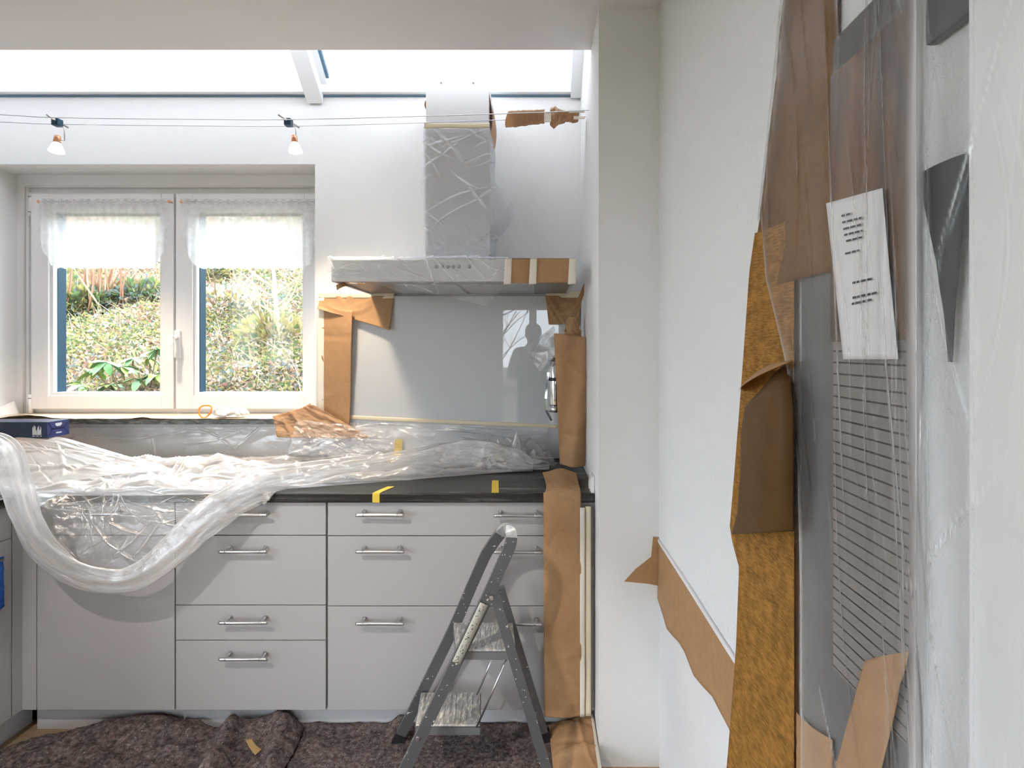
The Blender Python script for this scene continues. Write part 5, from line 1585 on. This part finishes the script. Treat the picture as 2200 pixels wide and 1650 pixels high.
# ------------------------------------------------------------------ the garden slope outside
def hill(x, y):
    h = 0.95 + (y - 3.25) * 0.52
    h = np.where(y < 3.25, 0.95 - (3.25 - y) * 3.0, h)
    top = 3.7 + 0.06 * (y - 8.5)
    return np.maximum(np.minimum(h, top) + 0.18 * fbm(x * 0.9, y * 0.9, 5, 3), -0.15)
gx = np.concatenate([np.linspace(-40, -8, 10)[:-1], np.linspace(-8, 2, 90), np.linspace(2, 30, 8)[1:]])
gy = np.concatenate([np.linspace(-40, 2.86, 12)[:-1], np.linspace(2.86, 9.5, 80), np.linspace(9.5, 40, 8)[1:]])
GX, GY = np.meshgrid(gx, gy, indexing='ij')
soil = pbr('leaf_litter_soil', (0.20, 0.16, 0.10), 0.95, noise=(7, 0.5), col2=(0.09, 0.11, 0.05), bump=(40, 0.8, 0.05))
GZ = np.where(GY < 2.86, -0.15, hill(GX, GY))
struct(sheet('ground', np.stack([GX, GY, GZ], -1), soil))

rs = np.random.RandomState(7)
leafcols = [(0.12, 0.18, 0.08), (0.28, 0.28, 0.11), (0.35, 0.29, 0.12), (0.42, 0.31, 0.23), (0.30, 0.17, 0.14), (0.16, 0.20, 0.19), (0.52, 0.46, 0.43)]
leafm = []
for k, c in enumerate(leafcols):
    mt, nt, out = new_mat('garden_leaf_%d' % k)
    d_ = N(nt, 'ShaderNodeBsdfDiffuse', {'Color': rgb(c)})
    t_ = N(nt, 'ShaderNodeBsdfTranslucent', {'Color': rgb(tuple(min(1, q * 1.3) for q in c))})
    ms = N(nt, 'ShaderNodeMixShader', {0: 0.35, 1: d_.outputs[0], 2: t_.outputs[0]})
    nt.links.new(ms.outputs[0], out.inputs[0])
    leafm.append(mt)

def leaf_cloud(name, pos, size, mats, weights, parent=None, elong=1.6, seed=1):
    """many small two-triangle leaves in one mesh"""
    rr = np.random.RandomState(seed)
    n = len(pos)
    d = rr.randn(n, 3); d /= np.linalg.norm(d, axis=1)[:, None]
    e = rr.randn(n, 3); e -= d * (e * d).sum(1)[:, None]; e /= np.linalg.norm(e, axis=1)[:, None]
    s = (size * (0.5 + rr.rand(n)))[:, None]
    v = np.stack([pos - d * s * elong * 0.5, pos + e * s * 0.5, pos + d * s * elong * 0.5, pos - e * s * 0.5], 1).reshape(-1, 3)
    me = bpy.data.meshes.new(name)
    me.from_pydata(v.tolist(), [], np.arange(n * 4).reshape(-1, 4).tolist())
    w_ = weights if weights.ndim == 2 else np.repeat(weights[None, :], n, 0)
    cs = np.cumsum(w_ / w_.sum(1)[:, None], 1)
    mi = (rr.rand(n)[:, None] > cs).sum(1)
    for mt in mats:
        me.materials.append(mt)
    me.polygons.foreach_set('material_index', np.clip(mi, 0, len(mats) - 1).astype(np.int32))
    me.update()
    return link(name, me, None, parent)

n = 120000
yy_ = 3.3 + 5.2 * rs.rand(n) ** 1.6
xx_ = yy_ * (-1.02 + 0.66 * rs.rand(n))
zz_ = hill(xx_, yy_)
pos = np.stack([xx_, yy_, zz_ + 0.11 * rs.rand(n) ** 2 + 0.05 * np.clip(fbm(xx_ * 3, yy_ * 3, 31), 0, 1)], -1)
pn = fbm(xx_ * 1.3, yy_ * 1.3, 41) + 0.0
w_ = np.stack([np.clip(0.3 + 1.6 * pn, 0.02, 1), np.clip(0.4 + 1.0 * pn, 0.05, 1), 0.35 + 0 * pn, np.clip(0.55 - 1.2 * pn, 0.05, 1), np.clip(0.22 - 0.6 * pn, 0.02, 1), np.clip(0.35 + 0.9 * fbm(xx_ * 2, yy_ * 2, 43), 0.02, 1), np.clip(0.42 - 1.0 * pn, 0.05, 1)], 1)
o = leaf_cloud('ground_cover', pos, np.full(n, 0.019), leafm, w_, seed=3)
o['kind'] = 'stuff'
tag(o, 'dense low ground cover of small leaves on the garden slope', 'ground cover')
# dry stalks
n = 9000
yy_ = 3.4 + 4.5 * rs.rand(n) ** 1.4
xx_ = yy_ * (-1.02 + 0.66 * rs.rand(n))
p = np.stack([xx_, yy_, hill(xx_, yy_)], -1)
d = rs.randn(n, 3) * np.array([1, 1, 0.5]); d[:, 2] = np.abs(d[:, 2]) + 0.15
d *= (0.10 + 0.22 * rs.rand(n))[:, None] / np.linalg.norm(d, axis=1)[:, None]
s = rs.randn(n, 3) * 0.0028
v = np.stack([p - s, p + s, p + d], 1).reshape(-1, 3)
me = bpy.data.meshes.new('dry_stalks')
me.from_pydata(v.tolist(), [], np.arange(n * 3).reshape(-1, 3).tolist())
for c in ((0.55, 0.45, 0.28), (0.42, 0.25, 0.14), (0.60, 0.55, 0.48)):
    me.materials.append(pbr('dry_stalk', c, 0.9))
me.polygons.foreach_set('material_index', rs.randint(0, 3, n).astype(np.int32))
o = link('dry_stalks', me)
o['kind'] = 'stuff'
tag(o, 'tangle of dry straw-coloured stalks on the garden slope', 'dry grass')

# rhododendron below the left pane and a sprig below the right one
leaf_g = [pbr('rhododendron_leaf', c, 0.35, spec=0.5) for c in ((0.10, 0.23, 0.07), (0.16, 0.29, 0.12), (0.24, 0.32, 0.06))]
def leaf_mesh(k):
    v, f = [], []
    n = 6
    for i in range(n + 1):
        t = i / n
        w_ = 0.20 * math.sin(math.pi * min(1, t * 0.96 + 0.03)) ** 0.8
        z = -0.30 * t * t
        v += [(t, -w_, z + 0.06 * w_ * 4), (t, 0, z), (t, w_, z + 0.06 * w_ * 4)]
    for i in range(n):
        a = i * 3
        f += [(a, a + 1, a + 4, a + 3), (a + 1, a + 2, a + 5, a + 4)]
    me = mesh('leaf', v, f, True)
    me.materials.append(leaf_g[k])
    return me
lms = [leaf_mesh(k) for k in range(3)]
bark = pbr('shrub_bark', (0.22, 0.15, 0.09), 0.9)
def rhododendron(label, tips, Y, base, seed, L=0.105):
    rr = random.Random(seed)
    b0 = P(base[0], base[1], Y)
    r = thing('rhododendron', label, 'shrub', b0, 'rhododendron shoots outside the window')
    for (tx, ty) in tips:
        yy = Y + rr.uniform(-0.12, 0.12)
        p = P(tx, ty, yy)
        mid = (p + b0) / 2 + Vector((rr.uniform(-0.04, 0.04), 0, -0.03))
        MB().tube([b0, mid, p], [0.007, 0.005, 0.004], 6).build('stem', bark, r)
        nl = rr.randint(7, 9)
        a0 = rr.uniform(0, 6.28)
        for k in range(nl):
            o = bpy.data.objects.new('leaf', rr.choice(lms))
            COL.objects.link(o)
            set_parent(o, r)
            o.location = p
            s = L * rr.uniform(0.75, 1.15)
            o.scale = (s, s, s)
            o.rotation_euler = (rr.uniform(-0.5, 0.5), rr.uniform(-0.35, 0.65), a0 + k * 6.28 / nl + rr.uniform(-0.2, 0.2))
rhododendron('glossy rhododendron outside below the left window pane', [(205, 797), (238, 826), (262, 788), (298, 815), (322, 768), (286, 770), (338, 752), (228, 778), (333, 805), (180, 825), (270, 835)], 3.45, (300, 900), 3)
rhododendron('small rhododendron tips at the lower edge of the right window pane', [(438, 846), (470, 850), (500, 853), (640, 848)], 3.35, (520, 930), 5, 0.085)

# twiggy shrub, young tree, yellow bush
def twig_path(rr, p, d, L, n=5, w=0.12):
    pts = [Vector(p)]
    d = Vector(d).normalized()
    for i in range(n):
        d = (d + Vector((rr.uniform(-w, w), rr.uniform(-w, w), rr.uniform(-w * 0.3, w * 0.6)))).normalized()
        pts.append(pts[-1] + d * (L / n))
    return pts
rr = random.Random(11)
def ground_at(px, py, Y):
    p = P(px, py, Y)
    return Vector((p.x, Y, float(hill(np.array(p.x), np.array(Y)))))
red = pbr('red_brown_twig', (0.30, 0.15, 0.09), 0.9)
tan = pbr('tan_twig', (0.45, 0.36, 0.24), 0.9)
b0 = ground_at(222, 650, 5.0)
r = thing('bare_shrub', 'leafless red-brown shrub of upright stems on the slope behind the left pane', 'shrub', b0)
for k in range(38):
    p = b0 + Vector((rr.gauss(0, 0.10), rr.gauss(0, 0.08), 0))
    pts = twig_path(rr, p, (rr.gauss(0.02, 0.28), rr.gauss(0, 0.2), 1), rr.uniform(0.5, 0.95))
    MB().tube(pts, [0.009, 0.008, 0.007, 0.005, 0.004, 0.002], 5).build('stem', rr.choice((red, red, tan)), r)
r = thing('young_tree', 'pale bare young tree with forked branches outside the right pane', 'tree', ground_at(600, 770, 4.3))
b0 = ground_at(603, 770, 4.3)
bkm = pbr('pale_bark', (0.46, 0.42, 0.26), 0.9)
tips = []
trunk = [b0 + Vector((0, 0, -0.05)), P(603, 735, 4.3), P(597, 690, 4.3), P(592, 640, 4.3), P(588, 585, 4.3), P(580, 500, 4.3)]
MB().tube(trunk, [0.030, 0.026, 0.022, 0.018, 0.014, 0.008], 8).build('trunk', bkm, r)
for k in range(16):
    q = trunk[1 + k % 4]
    L = rr.uniform(0.3, 0.75)
    pts = twig_path(rr, q + Vector((0, 0, rr.uniform(0, 0.12))), (rr.choice((-1, -1, 1)) * rr.uniform(0.4, 1.0), rr.uniform(-0.5, 0.3), rr.uniform(0.3, 1.1)), L, 6, 0.25)
    br = MB().tube(pts, [0.010, 0.009, 0.007, 0.006, 0.004, 0.003, 0.002], 6).build('branch', bkm, r)
    for j in range(3):
        qq = pts[rr.randint(2, 5)]
        MB().tube(twig_path(rr, qq, (rr.uniform(-1, 1), rr.uniform(-0.6, 0.6), rr.uniform(0, 1)), rr.uniform(0.12, 0.3), 4, 0.3), [0.004, 0.0035, 0.003, 0.002, 0.0015], 5).build('twig', tan, br)
def bush(name, label, px, py, Y, rx, rz, n, mats, w_, seed, size):
    b0 = ground_at(px, py, Y)
    r = thing(name, label, 'shrub', b0)
    c = P(px, py, Y)
    q = np.random.RandomState(seed)
    d = q.randn(n, 3); d /= np.linalg.norm(d, axis=1)[:, None]
    d *= (0.25 + 0.75 * q.rand(n, 1) ** 0.5)
    pos = np.array(tuple(c)) + d * np.array([rx, rx * 0.7, rz])
    o = leaf_cloud('foliage', pos, np.full(n, size), mats, np.array(w_, dtype=float), r, 1.6, seed)
    o['kind'] = 'stuff'
    q2 = random.Random(seed)
    for k in range(7):
        MB().tube(twig_path(q2, b0 + Vector((0, 0, -0.02)), (q2.gauss(0, 0.6), q2.gauss(0, 0.4), 1), rz * 1.6, 5, 0.2), [0.008, 0.007, 0.006, 0.005, 0.003, 0.002], 5).build('stem', bark, r)
bush('yellow_bush', 'yellow-green bush around the foot of the young tree', 590, 742, 4.35, 0.34, 0.30, 1500, leafm, [0.2, 1.0, 1.2, 0.1, 0, 0.1, 0.05], 21, 0.034)
bush('green_bush', 'leafy green bush left of the leafless shrub on the slope', 165, 660, 5.0, 0.42, 0.24, 1700, leafm, [1.0, 0.8, 0.2, 0.05, 0, 0.5, 0], 22, 0.05)
bush('green_bush', 'fresh green bush right of the leafless shrub on the slope', 305, 650, 5.2, 0.36, 0.24, 1400, leafm, [0.8, 0.7, 0.1, 0.1, 0, 0.9, 0], 23, 0.045)
bush('pale_bush', 'pale dry bush on the slope at the left of the right pane', 470, 680, 4.9, 0.50, 0.34, 1700, leafm, [0.1, 0.3, 0.4, 0.7, 0.3, 0.5, 0.9], 24, 0.030)
bush('green_bush', 'bright green bush near the top of the right pane below the valance', 455, 595, 5.6, 0.42, 0.22, 1200, leafm, [0.7, 1.0, 0.4, 0.1, 0, 0.3, 0.1], 25, 0.045)
# bare tree behind the house, mirrored in the splashback
r = thing('bare_tree', 'bare winter tree mirrored in the grey splashback', 'tree', (-1.0, -9.0, -0.15))
rr = random.Random(4)
dk = pbr('dark_bark', (0.06, 0.05, 0.05), 0.9)
tr_pts = twig_path(rr, (-1.0, -9.0, -0.2), (0.05, 0, 1), 5.0, 8, 0.08)
MB().tube(tr_pts, [0.05, 0.045, 0.04, 0.036, 0.03, 0.025, 0.02, 0.015, 0.01], 8).build('trunk', dk, r)
for k in range(22):
    q = tr_pts[2 + k % 6]
    pts = twig_path(rr, q, (rr.uniform(-1, 1), rr.uniform(-0.5, 0.5), rr.uniform(0.3, 1.0)), rr.uniform(1.0, 2.2), 6, 0.25)
    br = MB().tube(pts, [0.016, 0.014, 0.012, 0.010, 0.008, 0.006, 0.004], 5).build('branch', dk, r)
    for j in range(5):
        MB().tube(twig_path(rr, pts[rr.randint(2, 5)], (rr.uniform(-1, 1), rr.uniform(-1, 1), rr.uniform(-0.1, 1)), rr.uniform(0.4, 0.9), 4, 0.3), [0.006, 0.005, 0.005, 0.004, 0.003], 4).build('twig', dk, br)

# ------------------------------------------------------------------ the photographer, mirrored in the splashback
r = thing('person', 'person in dark clothes holding a camera, mirrored in the grey splashback', 'person', (-0.04, -0.45, 0.0))
bp_ = [(-0.04, -0.45, 0.95), (-0.04, -0.45, 1.12), (-0.04, -0.43, 1.32), (-0.04, -0.40, 1.44), (-0.04, -0.36, 1.50),
       (-0.19, -0.42, 1.38), (-0.25, -0.36, 1.14), (-0.12, -0.19, 1.33),
       (0.15, -0.42, 1.38), (0.26, -0.36, 1.16), (0.08, -0.19, 1.35),
       (-0.11, -0.45, 0.90), (-0.12, -0.43, 0.50), (-0.13, -0.47, 0.09), (-0.14, -0.37, 0.045),
       (0.05, -0.45, 0.90), (0.08, -0.43, 0.50), (0.10, -0.47, 0.09), (0.11, -0.37, 0.045)]
be = [(0, 1), (1, 2), (2, 3), (3, 4), (2, 5), (5, 6), (6, 7), (2, 8), (8, 9), (9, 10), (0, 11), (11, 12), (12, 13), (13, 14), (0, 15), (15, 16), (16, 17), (17, 18)]
brd = [(0.16, 0.12), (0.15, 0.11), (0.17, 0.12), (0.07, 0.07), (0.055, 0.055), 0.07, 0.055, 0.038, 0.07, 0.055, 0.038, 0.095, 0.068, 0.045, 0.045, 0.095, 0.068, 0.045, 0.045]
skin_obj('body', bp_, be, brd, pbr('dark_clothes', (0.05, 0.05, 0.055), 0.9), r, 2)
skinm = pbr('skin', (0.55, 0.36, 0.28), 0.6)
m = MB()
m.lathe((-0.02, -0.33, 1.46), (0, 0.08, 1), [(0.0, 0.0), (0.045, 0.01), (0.062, 0.05), (0.074, 0.10), (0.077, 0.14), (0.068, 0.18), (0.040, 0.208), (0, 0.215)], 20)
m.lathe((-0.02, -0.262, 1.56), (0, 1, -0.2), [(0.016, 0.0), (0.012, 0.015), (0.0, 0.022)], 10)
for s in (-1, 1):
    m.lathe((-0.02 + s * 0.074, -0.33, 1.57), (s, 0, 0), [(0.022, 0), (0.026, 0.006), (0, 0.010)], 12)
m.build('head', skinm, r)
MB().lathe((-0.02, -0.342, 1.47), (0, -0.02, 1), [(0.070, 0.06), (0.083, 0.11), (0.085, 0.15), (0.074, 0.19), (0.044, 0.217), (0, 0.224)], 20).build('hair', pbr('brown_hair', (0.05, 0.03, 0.02), 0.8), r)
for s, (hx, hy, hz) in ((-1, (-0.10, -0.17, 1.35)), (1, (0.075, -0.17, 1.36))):
    pts = [(hx, hy, hz), (hx - s * 0.02, hy + 0.035, hz + 0.03)]
    ed, rd = [(0, 1)], [0.022, 0.024]
    for k in range(4):
        i = len(pts)
        z = hz + 0.055 - k * 0.018
        pts += [(hx - s * 0.005, hy + 0.055, z), (hx - s * 0.022, hy + 0.075, z), (hx - s * 0.042 , hy + 0.070, z - 0.003)]
        ed += [(1, i), (i, i + 1), (i + 1, i + 2)]
        rd += [0.009, 0.0085, 0.0075]
    i = len(pts)
    pts += [(hx - s * 0.03, hy + 0.01, hz + 0.045), (hx - s * 0.05, hy + 0.02, hz + 0.055)]
    ed += [(0, i), (i, i + 1)]
    rd += [0.010, 0.009]
    skin_obj('hand', pts, ed, rd, skinm, r, 1)
r = thing('photo_camera', 'black camera held by the person mirrored in the splashback', 'camera', (0, -0.12, 1.38))
MB().box(-0.07, 0.07, -0.17, -0.11, 1.375, 1.475, 0.008).build('camera_body', M['dark'], r)
MB().lathe((0, -0.11, 1.43), (0, 1, 0), [(0.036, 0), (0.036, 0.05), (0.040, 0.055), (0.040, 0.085), (0.034, 0.085), (0.030, 0.07), (0, 0.068)], 24).build('lens', M['dark'], r)
